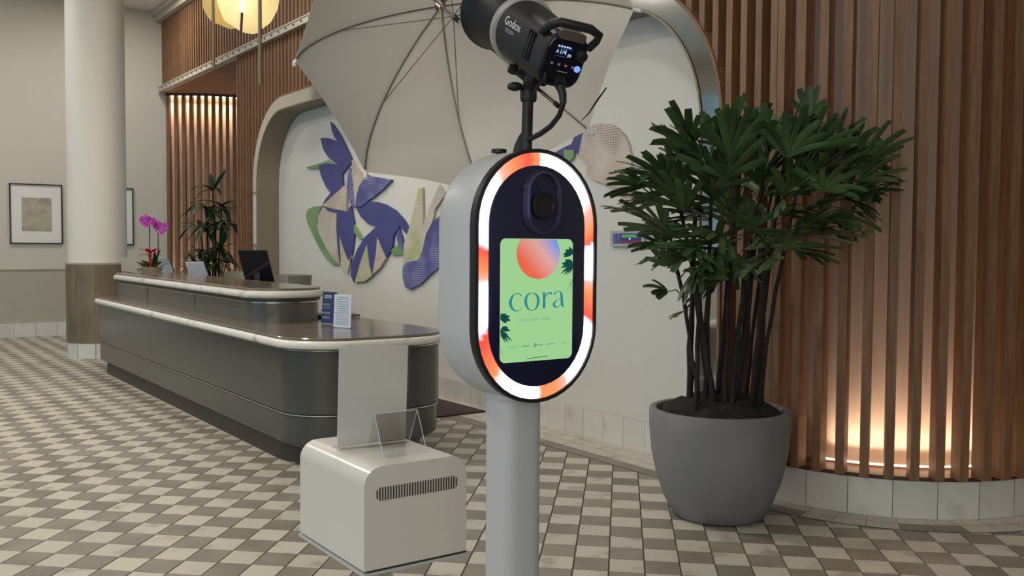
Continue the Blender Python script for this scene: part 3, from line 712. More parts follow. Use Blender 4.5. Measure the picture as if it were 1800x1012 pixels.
# ============================================================ TALL PLANT IN THE ALCOVE
DP = at_y(376, 520, 14.3); DP.z = 0
dr = thing('dracaena', DP, 'tall dark green dracaena standing in the slatted alcove behind the desk', 'plant')
MB().lathe(DP, [(.0001, 0), (.17, 0), (.22, .45), (.20, .45), (.19, .4), (.0001, .4)], 24).build('pot', 'pot_concrete', dr, True, 40)
R = random.Random(11)
heads = ((374, 335, .1), (362, 365, 0), (390, 362, .05), (372, 400, 0), (352, 400, -.05), (395, 395, 0), (360, 445, 0), (385, 440, .05), (398, 462, 0), (350, 470, .0), (372, 470, .1))
for q, (px, py, dy) in enumerate(heads):
    H_ = at_y(px, py, 14.3 + dy)
    if q % 2 == 0 or q < 4: MB().tube([DP + Vector((R.uniform(-.06, .06), R.uniform(-.06, .06), .4)), (DP + H_) * .5 + Vector((R.uniform(-.05, .05), 0, .2)), H_], [.018, .015, .010], 6).build('cane', 'cane', dr, True)
    for k in range(11):
        a = 2 * math.pi * k / 11 + R.uniform(-.3, .3); el = R.uniform(-.1, 1.3)
        if q == 0 and k < 5: el = R.uniform(1.2, 3)
        strap(H_, (math.cos(a), math.sin(a), el), R.uniform(.34, .52), R.uniform(.065, .10), R.uniform(.9, 2.2) if el < 1.2 else .4, 7).build('leaf', 'drac_leaf', dr, True)
# ============================================================ PICTURES AND ARTWORK
def picture(x0, y0, x1, y1, label, img):
    Pq = S(S_BACK, 0); a, b = at_plane(x0, y0, Pq, W), at_plane(x1, y1, Pq, W); t0, t1, z1, z0 = a.dot(N), b.dot(N), a.z, b.z
    root = thing('framed_print', S(S_BACK, (t0 + t1) / 2, z0), label, 'picture', 'framed prints on the back wall')
    for c, hn, hz in ((((t0 + t1) / 2, z1 - .008), (t1 - t0) / 2, .008), (((t0 + t1) / 2, z0 + .008), (t1 - t0) / 2, .008), ((t0 + .008, (z0 + z1) / 2), .008, (z1 - z0) / 2), ((t1 - .008, (z0 + z1) / 2), .008, (z1 - z0) / 2)):
        MB().box(S(S_BACK - .02, *c), W * .02, N * hn, Z * hz).build('frame_bar', 'frame_black', root)
    MB().box(S(S_BACK - .012, (t0 + t1) / 2, (z0 + z1) / 2), W * .004, N * ((t1 - t0) / 2 - .014), Z * ((z1 - z0) / 2 - .014)).build('mount', 'paper', root)
    MB().box(S(S_BACK - .0175, t0 + (t1 - t0) * img[0], z0 + (z1 - z0) * img[1]), W * .001, N * (t1 - t0) * img[2], Z * (z1 - z0) * img[3]).build('print', 'print_abstract', root)
    return root
picture(15.5, 321.5, 110, 428.5, 'black framed abstract print in muted greens on the back wall, left of the column', (.51, .49, .285, .28))
picture(150, 328, 234.5, 430.5, 'black framed print on the back wall, mostly hidden by the column', (.5, .5, .28, .28))
mu = thing('wall_artwork', S(9.5, T_NICHE, .9), 'cut-out wall artwork of large blue and patterned leaves behind the desk', 'artwork')
ART = [
 ('art_blue', [(187,104),(205,120),(235,165),(262,215),(285,262),(302,300),(280,275),(240,225),(210,185),(195,150)]),
 ('art_blue', [(136,186),(165,186),(205,198),(240,215),(275,250),(302,300),(300,310),(262,318),(215,318),(180,290),(150,245)]),
 ('art_green', [(58,340),(90,332),(130,320),(175,303),(210,325),(165,322),(130,345),(90,347)]),
 ('art_blue', [(126,330),(160,320),(215,322),(262,318),(300,312),(270,350),(250,375),(255,430),(215,470),(190,474),(165,440),(140,385)]),
 ('art_blue', [(190,474),(215,470),(255,430),(262,435),(147,540),(160,510)]),
 ('art_cream', [(147,540),(262,435),(275,470),(275,570),(200,555)]),
 ('art_blue_dots', [(290,342),(303,370),(312,430),(315,545),(300,545),(285,500),(276,440),(280,390)]),
 ('art_cream', [(304,300),(340,360),(385,378),(340,440),(318,545),(312,430),(303,370)]),
 ('art_blue_dots', [(380,382),(512,405),(470,450),(420,492),(380,520),(350,545),(320,545),(330,480),(350,425)]),
 ('art_blue', [(320,545),(350,530),(380,518),(430,520),(480,535),(530,565),(575,615),(600,660),(622,712),(590,690),(555,655),(545,640),(500,640),(432,648),(385,635),(345,595)]),
 ('art_green', [(58,590),(70,560),(100,545),(145,540),(125,580),(115,630),(130,700),(160,765),(195,820),(230,850),(200,848),(165,815),(130,760),(95,690),(70,635)]),
 ('art_cream', [(125,590),(150,545),(222,580),(220,650),(225,740),(240,850),(205,815),(165,760),(130,690),(118,640)]),
 ('art_blue', [(147,540),(200,555),(275,572),(295,540),(312,620),(313,700),(305,770),(292,840),(270,800),(250,750),(237,700),(238,848),(225,740),(220,650),(222,580),(180,570)]),
 ('art_lime', [(237,700),(260,770),(285,835),(300,800),(278,895),(245,860)]),
 ('art_green', [(313,640),(335,670),(358,712),(345,715),(313,680)]),
 ('art_blue', [(432,648),(548,628),(553,650),(520,695),(515,750),(500,785),(483,810),(460,760),(437,705),(430,790),(410,905),(395,850),(382,740),(350,830),(312,940),(297,905),(300,850),(330,770),(370,705)]),
 ('art_lime', [(382,742),(395,850),(410,905),(370,935),(318,940),(350,830)]),
 ('art_cream', [(437,705),(460,760),(483,812),(450,865),(412,900),(430,790)]),
 ('art_green', [(505,770),(530,750),(575,735),(575,795),(510,798)]),
 ('art_blue_dots', [(535,680),(548,660),(565,705),(577,790),(555,770),(540,740)]),
 ('art_lime', [(650,450),(672,445),(675,640),(668,780),(650,825),(568,850),(575,740),(600,660),(625,560)]),
 ('art_cream', [(675,640),(700,570),(760,430),(790,480),(735,560),(722,630),(690,690),(668,790),(665,740)]),
 ('art_blue_dots', [(722,628),(800,560),(830,800),(722,890),(660,950),(610,975),(580,965),(567,910),(568,860),(590,835),(650,825),(670,790),(690,690)]),
]
for k, (m, pts) in enumerate(ART):
    P3 = [at_t(520 + x / 2.975, 180 + y / 2.976, T_NICHE - .004) for x, y in pts]
    MB().prism(P3, N * -(.018 + .0012 * (k % 9))).build('leaf_panel', m, mu)
mu2 = thing('wall_artwork', S(6.0, T_NICHE, 1.4), 'cut-out wall artwork of dotted cream shape with blue wedge beside the palm', 'artwork')
ART2 = [
 ('art_blue', [(40,420),(180,340),(265,300),(320,165),(393,140),(332,405),(285,360),(190,355),(185,435),(120,430)]),
 ('art_green', [(190,355),(290,360),(290,420),(270,455),(230,475),(195,445)]),
 ('art_dots', [(393,140),(470,112),(580,95),(660,105),(730,150),(790,215),(830,300),(855,420),(860,895),(830,890),(760,825),(700,770),(640,715),(560,680),(480,650),(430,605),(410,545),(440,530),(390,480),(336,415)]),
]
for k, (m, pts) in enumerate(ART2):
    P3 = [at_t(960 + x / 5.622, 200 + y / 5.622, T_NICHE - .004) for x, y in pts]
    MB().prism(P3, N * -(.018 + .0015 * k)).build('leaf_panel', m, mu2)
# fire alarm panel
P0, P1 = at_t(1077, 405.5, T_NICHE), at_t(1136, 433, T_NICHE)
sA, sB, zA, zB = P0.dot(W), P1.dot(W), P0.z, P1.z
fa = thing('alarm_panel', S((sA + sB) / 2, T_NICHE, zB), 'grey wall panel with green display and red keys beside the palm', 'control panel')
MB().box(S((sA + sB) / 2, T_NICHE - .012, (zA + zB) / 2), W * (sA - sB) / 2, N * .012, Z * (zA - zB) / 2).build('housing', 'panel_grey', fa)
def pz(u0, u1, v0, v1, d, m, nm, par):
    a, b = sA + (sB - sA) * u0, sA + (sB - sA) * u1; c, e_ = zB + (zA - zB) * v0, zB + (zA - zB) * v1
    return MB().box(S((a + b) / 2, T_NICHE - .024 - d / 2, (c + e_) / 2), W * abs(a - b) / 2, N * d / 2, Z * (e_ - c) / 2).build(nm, m, par)
fp = pz(.10, .92, .20, .82, .003, 'panel_blue', 'keypad', fa)
pz(.36, .82, .55, .75, .005, 'panel_lcd', 'display', fp)
for i in range(4):
    for j in range(2): pz(.115 + j * .11, .20 + j * .12, .24 + i * .15, .34 + i * .15, .005, 'panel_key', 'key', fp)
for j in range(7): pz(.35 + j * .075, .40 + j * .075, .24, .36, .005, 'panel_red', 'key', fp)
pz(.585, .615, .44, .50, .006, 'panel_led', 'indicator', fp)
# ============================================================ CHANDELIER
CH = at_y(420, 20, 9.0)
ch = thing('chandelier', Vector((CH.x, CH.y, 3.0)), 'hanging lamp with two pale skin-like shades and slim bronze rods', 'lamp')
for px, yb in ((375.5, 121), (457.5, 149)):
    b = at_y(px, yb, 8.72 if px > 400 else 8.8); tp = Vector((b.x, b.y, CEIL))
    MB().tube([b, tp], .017 if px > 400 else .015, 10).build('rod', 'brass', ch, True)
    MB().lathe(tp - Z * .03, [(.0001, 0), (.06, 0), (.07, .03)], 16).build('canopy_plate', 'brass', ch, True)
def shade(px, py, Y, wpx, hpx, m, seed):
    c = at_y(px, py, Y); k = Y / FPX; a, b = wpx * k / 2, hpx * k / 2; rnd = random.Random(seed); ph = [rnd.uniform(0, 6.28) for _ in range(4)]
    rings = []; n = 48
    for j in range(9):
        u = j / 8; r = []
        for i in range(n):
            th = 2 * math.pi * i / n; wob = 1 + .03 * math.sin(3 * th + ph[0]) + .02 * math.sin(7 * th + ph[1]) + .012 * math.sin(13 * th + ph[2])
            x, z = a * wob * math.cos(th) * u, b * wob * math.sin(th) * u
            y = .16 * (u ** 2) + .02 * u * math.sin(4 * th + ph[3])
            r.append(c + Vector((x, y - .08, z)))
        rings.append(r)
    mb = MB().loft(rings, False, False); mb.loft([[v + Vector((0, .006, 0)) for v in r] for r in rings], False, False)
    return mb.build('shade', m, ch, True, 80)
shade(403, -18, 9.28, 116, 122, 'shade_yellow', 1)
shade(432, -14, 8.98, 116, 130, 'shade_skin', 2)
lp = bpy.data.lights.new('chandelier_lamp', 'POINT'); lp.energy = 55; lp.color = (1.0, .9, .74); lp.shadow_soft_size = .12
lo = bpy.data.objects.new('chandelier_lamp', lp); COL.objects.link(lo); lo.location = at_y(420, -60, 9.14)
t0, t1, t2 = at_y(423.5, 57, 8.82), at_y(425.5, 22, 8.82), at_y(434, -110, 8.82)
MB().tube([t0, t1], .012, 8).build('tube_cap', 'tube_cap', ch, True)
MB().tube([t1, t2], .018, 8).build('light_tube', 'led_tube', ch, True)
MB().tube([t2, Vector((t2.x, t2.y, CEIL))], .006, 6).build('wire', 'brass', ch)
# ============================================================ PHOTO BOOTH
FN = Vector((-W.x, -W.y, 0))                               # outward normal of the booth face
FC = at_y(940, 484, 2.0) + N * .007; FC.z += -.002
def fp3(a, z, d=0.0): return FC + N * a + Z * z + FN * d
pole_c = FC - FN * .085
booth = thing('photo_booth', Vector((pole_c.x, pole_c.y, 0)), 'white photo booth with glowing oval ring light and green welcome screen on a post', 'photo booth')
BW, BH, BD = .318, .534, .165
st = lambda w, h, d: [fp3(a, z, d) for a, z in stadium(w, h, 20)]
MB().loft([st(BW - .004, BH - .004, -.018), st(BW, BH, -.022), st(BW, BH, -BD + .035), st(BW - .012, BH - .012, -BD + .015), st(BW - .04, BH - .04, -BD)]).build('body_shell', 'booth_white', booth, True, 30)
MB().loft([st(BW - .002, BH - .002, -.02), st(BW + .004, BH + .004, -.014), st(BW + .004, BH + .004, .004), st(BW - .012, BH - .012, .006), st(BW - .014, BH - .014, -.01)], True, False).build('rim', 'black_plastic', booth, True, 40)
face = MB().loft([st(.252, .468, -.012), st(.252, .468, .003), st(.246, .462, .0045)]).build('face_panel', 'face_bloom_tint', booth, True, 30)
# ring light with alternating white and red-orange runs
ring_m = bpy.data.materials.new('ring_glow'); ring_m.use_nodes = True; nt = ring_m.node_tree; nt.nodes.remove(nt.nodes['Principled BSDF'])
at = nt.nodes.new('ShaderNodeAttribute'); at.attribute_name = 'glow'; em = nt.nodes.new('ShaderNodeEmission'); em.inputs[1].default_value = 1.0
nt.links.new(at.outputs['Color'], em.inputs[0]); nt.links.new(em.outputs[0], nt.nodes['Material Output'].inputs[0]); MATS['ring_glow'] = ring_m
outer, inner = stadium(BW - .013, BH - .013, 40), stadium(.252, .468, 40)
mids = [((a[0] + b[0]) / 2, (a[1] + b[1]) / 2) for a, b in zip(outer, inner)]
mbg = MB(); nn_ = len(outer)
def dens(poly, sub=3):
    o = []
    for i in range(len(poly)):
        p, q = poly[i], poly[(i + 1) % len(poly)]; L = math.hypot(p[0] - q[0], p[1] - q[1]); m_ = max(1, int(L / .008))
        for k in range(m_): o.append(((p[0] + (q[0] - p[0]) * k / m_), (p[1] + (q[1] - p[1]) * k / m_)))
    return o
o2 = []; i2 = []
for i in range(nn_):
    p, q, p_, q_ = outer[i], outer[(i + 1) % nn_], inner[i], inner[(i + 1) % nn_]; m_ = max(1, int(math.hypot(p[0] - q[0], p[1] - q[1]) / .008))
    for k in range(m_):
        u = k / m_; o2.append((p[0] + (q[0] - p[0]) * u, p[1] + (q[1] - p[1]) * u)); i2.append((p_[0] + (q_[0] - p_[0]) * u, p_[1] + (q_[1] - p_[1]) * u))
mbg.loft([[fp3(a, z, .001) for a, z in o2], [fp3((a + c) / 2, (z + d) / 2, .005) for (a, z), (c, d) in zip(o2, i2)], [fp3(a, z, .001) for a, z in i2]], False, False)
ring = mbg.build('ring_light', 'ring_glow', booth, True, 80)
WHT, RED, ORG, PNK = (2.6, 2.5, 2.7), (1.15, .10, .07), (1.25, .34, .13), (1.2, .55, .42)
# clock positions measured round the oval: (angle from top, clockwise on the face, in degrees) -> colour
KEY = [(0, ORG), (3, WHT), (38, WHT), (52, PNK), (62, ORG), (70, RED), (73, WHT), (90, WHT), (94, PNK), (101, ORG), (117, RED), (120, WHT), (150, WHT), (156, PNK), (165, ORG), (178, ORG), (182, WHT), (208, WHT), (215, ORG), (234, RED), (238, RED), (242, WHT), (262, WHT), (268, PNK), (274, ORG), (287, RED), (292, WHT), (318, WHT), (328, PNK), (338, ORG), (352, RED), (357, ORG), (360, ORG)]
at_ = ring.data.color_attributes.new('glow', 'FLOAT_COLOR', 'POINT')
for v, p3 in zip(ring.data.vertices, mbg.v):
    d = p3 - FC; a, z = d.dot(N), d.z
    th = math.degrees(math.atan2(a * 1.35, z)) % 360
    for (a0, c0), (a1, c1_) in zip(KEY, KEY[1:]):
        if a0 <= th <= a1:
            u = (th - a0) / (a1 - a0); col = tuple(c0[i] + (c1_[i] - c0[i]) * u for i in range(3)); break
    at_.data[v.index].color = col + (1,)
# camera window above the screen
cw = MB().loft([[fp3(.004 + a, .155 + z, .004) for a, z in stadium(.092, .136, 14)], [fp3(.004 + a, .155 + z, .018) for a, z in stadium(.088, .132, 14)], [fp3(.004 + a, .155 + z, .020) for a, z in stadium(.078, .122, 14)], [fp3(.004 + a, .155 + z, .010) for a, z in stadium(.074, .118, 14)]]).build('camera_window', 'lens_rim', booth, True, 30)
MB().prism([fp3(.004 + a, .155 + z, .0102) for a, z in stadium(.0735, .1175, 14)], FN * .001).build('window_glass', 'face_bloom_tint', cw)
MB().lathe(fp3(.004, .150, .0113), [(.030, 0), (.030, .006), (.026, .007), (.024, .003), (.016, .002), (.0001, .004)], 24, axis=FN).build('lens', 'black_plastic', cw, True, 40)
# screen with its artwork
SW, SHh, SA, SZ = .191, .258, -.004, -.0495
scr = MB().prism([fp3(SA + a, SZ + z, .0048) for a, z in rrect(SW, SHh, .013)], FN * .0006).build('screen', 'screen_green', booth)
def sp(x, y, d=.0058): return fp3(SA + (x - 323.5) / 543 * SW, SZ - (y - 525) / 920 * SHh, d)
sun_m = bpy.data.materials.new('sun_gradient'); sun_m.use_nodes = True; nt = sun_m.node_tree; nt.nodes.remove(nt.nodes['Principled BSDF'])
at = nt.nodes.new('ShaderNodeAttribute'); at.attribute_name = 'tone'; em = nt.nodes.new('ShaderNodeEmission'); nt.links.new(at.outputs['Color'], em.inputs[0]); nt.links.new(em.outputs[0], nt.nodes['Material Output'].inputs[0]); MATS['sun_gradient'] = sun_m
def lerp3(a, b, u): u = max(0, min(1, u)); return tuple(a[i] + (b[i] - a[i]) * u for i in range(3))
mb = MB(); pix = []; gv = {}
for j in range(21):
    for i in range(21):
        y = 68 + (370 - 68) * j / 20; hw = 162 * math.sqrt(max(0, 1 - ((y - 175) / 195) ** 2)); x = 330 + hw * (i - 10) / 10
        gv[i, j] = len(pix); pix.append((x, y))
mb.add([sp(x, y) for x, y in pix], [(gv[i, j], gv[i + 1, j], gv[i + 1, j + 1], gv[i, j + 1]) for i in range(20) for j in range(20)])
sun = mb.build('sun_disc', 'sun_gradient', scr); ca = sun.data.color_attributes.new('tone', 'FLOAT_COLOR', 'POINT')
c_or, c_pk, c_bl, c_tan = srgb(232, 104, 72)[:3], srgb(222, 168, 160)[:3], srgb(120, 150, 226)[:3], srgb(212, 150, 110)[:3]
for v, (x, y) in zip(sun.data.vertices, pix):
    u = (x - 168) / 324 * .75 - (y - 68) / 302 * .55 + .18
    c = lerp3(c_or, c_pk, u / .45) if u < .45 else lerp3(c_pk, c_bl, (u - .45) / .35)
    if y < 140: c = lerp3(c, c_tan, (140 - y) / 120 * max(0, 1 - u * 1.2))
    ca.data[v.index].color = c + (1,)
def stroke(pts, wid, name, m, par, d=.0060, smooth=True):
    """variable width pen stroke drawn in screen-sheet coordinates"""
    if smooth:
        P = []
        for i in range(len(pts) - 1):
            p0, p1, p2, p3 = pts[max(i - 1, 0)], pts[i], pts[i + 1], pts[min(i + 2, len(pts) - 1)]
            w0, w1, w2, w3 = wid[max(i - 1, 0)], wid[i], wid[i + 1], wid[min(i + 2, len(pts) - 1)]
            for k in range(5):
                t = k / 5; f = lambda a, b, c, e_: .5 * ((2 * b) + (-a + c) * t + (2 * a - 5 * b + 4 * c - e_) * t * t + (-a + 3 * b - 3 * c + e_) * t ** 3)
                P.append((f(p0[0], p1[0], p2[0], p3[0]), f(p0[1], p1[1], p2[1], p3[1]), f(w0, w1, w2, w3)))
        P.append((pts[-1][0], pts[-1][1], wid[-1]))
    else: P = [(p[0], p[1], w) for p, w in zip(pts, wid)]
    L, Rr = [], []
    for i, (x, y, w) in enumerate(P):
        a, b = P[max(i - 1, 0)], P[min(i + 1, len(P) - 1)]; dx, dy = b[0] - a[0], b[1] - a[1]; l = math.hypot(dx, dy) or 1
        L.append(sp(x - dy / l * w / 2, y + dx / l * w / 2, d)); Rr.append(sp(x + dy / l * w / 2, y - dx / l * w / 2, d))
    return MB().loft([L, Rr], False, False, closed=False).build(name, m, par)
TX = 'ink_teal'
stroke([(204, 492), (190, 476), (165, 472), (138, 495), (124, 540), (138, 582), (165, 602), (190, 596), (208, 578)], [10, 8, 5, 14, 22, 16, 8, 4, 3], 'letter_c', TX, scr)
stroke([(282, 470), (250, 485), (236, 532), (250, 582), (282, 603), (316, 584), (330, 532), (316, 486), (282, 470)], [4, 12, 21, 14, 4, 12, 21, 14, 4], 'letter_o', TX, scr)
stroke([(374, 468), (374, 592)], [20, 20], 'letter_r', TX, scr, smooth=False)
stroke([(382, 510), (398, 482), (418, 474), (432, 484)], [4, 8, 12, 20], 'letter_r_arm', TX, scr)
stroke([(452, 490), (468, 468), (492, 466), (506, 486), (510, 530), (514, 572), (530, 586)], [14, 6, 6, 18, 20, 18, 5], 'letter_a', TX, scr)
stroke([(508, 520), (475, 532), (450, 556), (456, 580), (480, 584), (510, 556)], [3, 5, 16, 14, 6, 3], 'letter_a_bowl', TX, scr)
text_mesh('subtitle', 'WATER STREET TAMPA', .0078, frame(sp(187, 682, .0060), N, Z), 'ink_teal_dim', scr, sx=1.02, ext=.0)
for x, w in ((108, 72), (210, 62), (330, 34), (395, 64), (508, 34)):
    dim = x in (108, 508)
    stroke([(x, 873 - x * .02), (x + w, 872 - x * .02)], [9, 9] if not dim else [7, 7], 'sponsor_mark', 'leaf_screen_dim' if dim else 'ink_teal_dim', scr, smooth=False)
stroke([(310, 852), (303, 868), (310, 876), (318, 868), (311, 853)], [6, 6, 6, 6, 6], 'drop_mark', 'ink_teal', scr)
stroke([(245, 966), (405, 955)], [5, 5], 'home_bar', 'leaf_screen', scr, smooth=False)
def frond(ax, ay, pts, m):
    for (x, y, w) in pts: stroke([(ax, ay), ((ax * 2 + x) / 3 + 4, (ay * 2 + y) / 3 - 8), ((ax + 2 * x) / 3, (ay + 2 * y) / 3 - 5), (x, y)], [4, w * 1.35, w * 1.1, 1], 'screen_leaf', m, scr)
frond(592, 180, [(530, 150, 22), (516, 185, 26), (520, 205, 20), (560, 122, 14)], 'leaf_screen')
frond(592, 262, [(506, 255, 26), (502, 285, 20), (498, 335, 12), (525, 345, 12), (550, 342, 12), (575, 330, 12), (530, 225, 24)], 'leaf_screen')
frond(592, 395, [(560, 425, 6), (550, 465, 5), (578, 470, 5), (565, 375, 5)], 'leaf_screen_dim')
frond(54, 660, [(95, 620, 24), (122, 640, 26), (128, 672, 26), (100, 690, 20), (62, 612, 10)], 'leaf_screen')
frond(54, 745, [(110, 720, 24), (128, 745, 20), (138, 828, 12), (112, 838, 12), (88, 832, 12), (66, 800, 10)], 'leaf_screen')
frond(54, 900, [(75, 880, 5), (80, 935, 4)], 'leaf_screen_dim')
# post, collar, foot
def post_ring(w, z, r): return [pole_c + N * a + FN * b + Z * (z - pole_c.z) for a, b in rrect(w, w * .92, r)]
MB().loft([post_ring(.108, .02, .034), post_ring(.108, 1.172, .034)]).build('post', 'booth_white', booth, True, 30)
MB().loft([post_ring(.113, 1.165, .036), post_ring(.116, 1.17, .037), post_ring(.100, 1.20, .034), post_ring(.100, 1.24, .034)]).build('collar', 'booth_white', booth, True, 30)
MB().loft([[pole_c + N * a + FN * b + Z * (z - pole_c.z) for a, b in rrect(.5, .42, .1)] for z in (0.001, .018, .022)]).build('foot_plate', 'booth_white', booth, True, 30)
kn = at_y(877, 273, 2.13)
MB().lathe(Vector((kn.x, kn.y, FC.z + BH / 2 - .03)), [(.007, 0), (.007, .035), (.017, .035), (.017, .043), (.0001, .044)], 16).build('top_knob', 'black_plastic', booth, True, 40)
# ============================================================ PRINTER ON ITS STAND
PB = at_y(640, 1008, 2.35); bs_, bt_ = PB.dot(W), PB.dot(N); bz = PB.z
def pp(s, t, z): return S(bs_ + s, bt_ + t, bz + z)
PWd, PLn, PHt = .305, .406, .267
pr = thing('photo_printer', Vector((pp(.2, .15, 0).x, pp(.2, .15, 0).y, 0)), 'white rounded printer cabinet with a slotted end, standing beside the booth', 'printer')
prof = [(0, 0.004)]
for k in range(9):
    a = math.radians(180 - 90 * k / 8); prof.append((.05 + .05 * math.cos(a), PHt - .05 + .05 * math.sin(a)))
for k in range(9):
    a = math.radians(90 - 90 * k / 8); prof.append((PWd - .05 + .05 * math.cos(a), PHt - .05 + .05 * math.sin(a)))
prof.append((PWd, .004))
MB().loft([[pp(s, t, z) for t, z in prof] for s in (0, PLn)]).build('housing', 'printer_white', pr, True, 30)
MB().prism([pp(-.004, -.004, -.008), pp(-.004, PWd + .004, -.008), pp(PLn + .004, PWd + .004, -.008), pp(PLn + .004, -.004, -.008)], Z * .007).build('tray_plate', 'booth_white', pr)
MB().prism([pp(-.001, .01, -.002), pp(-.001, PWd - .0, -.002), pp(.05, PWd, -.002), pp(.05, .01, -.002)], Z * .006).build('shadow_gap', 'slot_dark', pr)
n_sl = 31
for k in range(n_sl):
    u = k / (n_sl - 1); t = .036 + .236 * u; zc = .196; hh = .017 if 0 < k < n_sl - 1 else .011
    MB().box(pp(-.0008, t, zc), N * .0013, Z * hh, W * .0012).build('vent_slot', 'slot_dark', pr)
MB().lathe(pp(.2, .15, -.008) - Z * (bz - .018 - .0), [(.035, 0), (.035, bz - .03)], 20).build('stand_post', 'chrome', pr, True)
MB().loft([[pp(.2, .15, 0) - Z * bz + W * a + N * b + Z * z for a, b in rrect(.4, .36, .05)] for z in (.001, .014, .018)]).build('stand_foot', 'booth_white', pr, True, 30)
# paper in an upright holder on the printer
h1 = thing('sign_holder', pp(.25, .15, PHt), 'upright acrylic holder with a blank pale sheet on the white printer', 'sign holder')
MB().prism([pp(.251, .044, PHt + .004), pp(.251, .257, PHt + .004), pp(.253, .266, PHt + .275), pp(.253, .052, PHt + .278)], W * .003).build('sheet', 'paper', h1)
MB().prism([pp(.249, .040, PHt + .002), pp(.249, .261, PHt + .002), pp(.250, .270, PHt + .279), pp(.250, .048, PHt + .282)], W * -.0015).build('acrylic_front', 'acrylic', h1)
MB().prism([pp(.22, .040, PHt + .0005), pp(.22, .261, PHt + .0005), pp(.29, .261, PHt + .0005), pp(.29, .040, PHt + .0005)], Z * .002).build('acrylic_foot', 'acrylic', h1)
# small clear easel on the printer
e1 = thing('acrylic_easel', pp(.13, .17, PHt), 'small empty clear acrylic easel at the front of the printer top', 'easel')
ea = lambda s, t, z: pp(s, t, PHt + z)
MB().prism([ea(.095, .105, .002), ea(.095, .235, .002), ea(.145, .235, .105), ea(.145, .105, .105)], W * .003).build('front_leaf', 'acrylic', e1)
MB().prism([ea(.195, .105, .002), ea(.195, .235, .002), ea(.148, .235, .105), ea(.148, .105, .105)], W * -.003).build('back_leaf', 'acrylic', e1)
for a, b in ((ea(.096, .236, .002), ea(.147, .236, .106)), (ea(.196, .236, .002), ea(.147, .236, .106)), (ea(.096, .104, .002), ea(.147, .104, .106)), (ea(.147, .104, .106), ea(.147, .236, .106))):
    MB().tube([a, b], .0011, 5).build('edge_glint', 'paper_bluewhite', e1)  # pale tubes added as the glint along the clear edges
MB().prism([ea(.07, .105, .0006), ea(.07, .235, .0006), ea(.097, .235, .0006), ea(.097, .105, .0006)], Z * .0015).build('lip', 'acrylic', e1)
# ============================================================ UMBRELLA AND STUDIO FLASH
E0, APX = at_y(980, 185, 2.0), at_y(775, 10, 2.68)
u = (APX - E0).normalized(); UP_, UR = .285, .458
um = thing('photo_umbrella', E0, 'white eight-rib photo umbrella opened behind the booth', 'umbrella')
rc = APX - u * UP_
tipA = at_plane(532, 105, rc, u) - rc; e1 = tipA.normalized(); e2 = u.cross(e1)
def umb(k, v, off=0.0):
    a = 2 * math.pi * k / 8; rho = UR * math.sin(v * 1.32) / math.sin(1.32)
    dep = UP_ * (1 - math.cos(v * 1.32)) / (1 - math.cos(1.32))
    return APX - u * (dep + off) + (e1 * math.cos(a) + e2 * math.sin(a)) * rho
NV = 14; SUB = 6; rings = []
for j in range(NV + 1):
    v = .03 + .97 * j / NV; rg = []
    for k in range(8):
        p, q = umb(k, v), umb(k + 1, v)
        for m_ in range(SUB):
            t = m_ / SUB; x = p.lerp(q, t); sag = math.sin(math.pi * t)
            x = x + (APX - u * UP_ * .6 - x).normalized() * .010 * sag * v
            rg.append(x)
    rings.append(rg)
cv = MB().loft(rings, False, False); cv.loft([[x + u * .002 for x in r] for r in rings], False, False)
cv.build('canopy', 'canopy_white', um, True, 20)
SPR = APX - u * .115
for k in range(8):
    pts = [umb(k, max(.02, j / 14), .006) for j in range(0, 15)]; pts[-1] = pts[-1] + (pts[-1] - pts[-2]) * .25
    rb = MB().tube(pts, .0022, 6).build('rib', 'rib_metal', um, True)
    MB().tube([SPR, umb(k, .52, .010)], .0015, 5).build('stretcher', 'rib_metal', um, True)
    MB().tube([pts[-1] - (pts[-1] - pts[-2]) * .35, pts[-1] + (pts[-1] - pts[-2]) * .25], .005, 8).build('rib_tip', 'ink_white', um, True)
MB().tube([E0, APX + u * .05], .0045, 10).build('shaft', 'chrome', um, True)
MB().tube([SPR - u * .016, SPR + u * .012], .009, 12).build('spreader', 'chrome', um, True)
MB().tube([SPR - u * .045, SPR - u * .025], .007, 12).build('runner', 'black_plastic', um, True)
MB().tube([APX - u * .02, APX + u * .02], .009, 12).build('crown', 'chrome', um, True)
MB().tube([E0 - u * .004, E0 + u * .012], .0055, 10).build('end_cap', 'black_plastic', um, True)
MB().tube([at_y(1066, 154, 2.42), at_y(1050, 176, 2.42), at_y(1035, 199, 2.42), at_y(1022, 212, 2.42)], [.002, .003, .002, .001], 6).build('tie_strap', 'slot_dark', um, True)
# flash head
FB = at_y(991, 108, 1.97)
r0 = u.cross(Z).normalized(); v0 = r0.cross(u); rl_ = math.radians(7)
fr_, fv_ = r0 * math.cos(rl_) - v0 * math.sin(rl_), v0 * math.cos(rl_) + r0 * math.sin(rl_)
def fl3(a, b, d): return FB + fr_ * a + fv_ * b + u * d
fs = thing('studio_flash', at_y(925, 262, 2.12), 'black studio flash head with silver ring, aimed into the white umbrella', 'studio flash')
def cs(hw, hh, d, p, n=40):
    out = []
    for k in range(n):
        a = 2 * math.pi * k / n; c_, s_ = math.cos(a), math.sin(a)
        out.append(fl3(hw * math.copysign(abs(c_) ** (2 / p), c_), hh * math.copysign(abs(s_) ** (2 / p), s_), d))
    return out
body = MB().loft([cs(.046, .052, .002, 3.6), cs(.050, .056, .006, 3.6), cs(.056, .060, .08, 3.2), cs(.064, .066, .17, 2.6), cs(.069, .070, .225, 2.1)]).build('housing', 'black_plastic', fs, True, 40)
MB().loft([cs(.070, .071, .222, 2), cs(.077, .078, .226, 2), cs(.077, .078, .240, 2), cs(.070, .071, .243, 2)]).build('silver_ring', 'silver_ring', fs, True, 30)
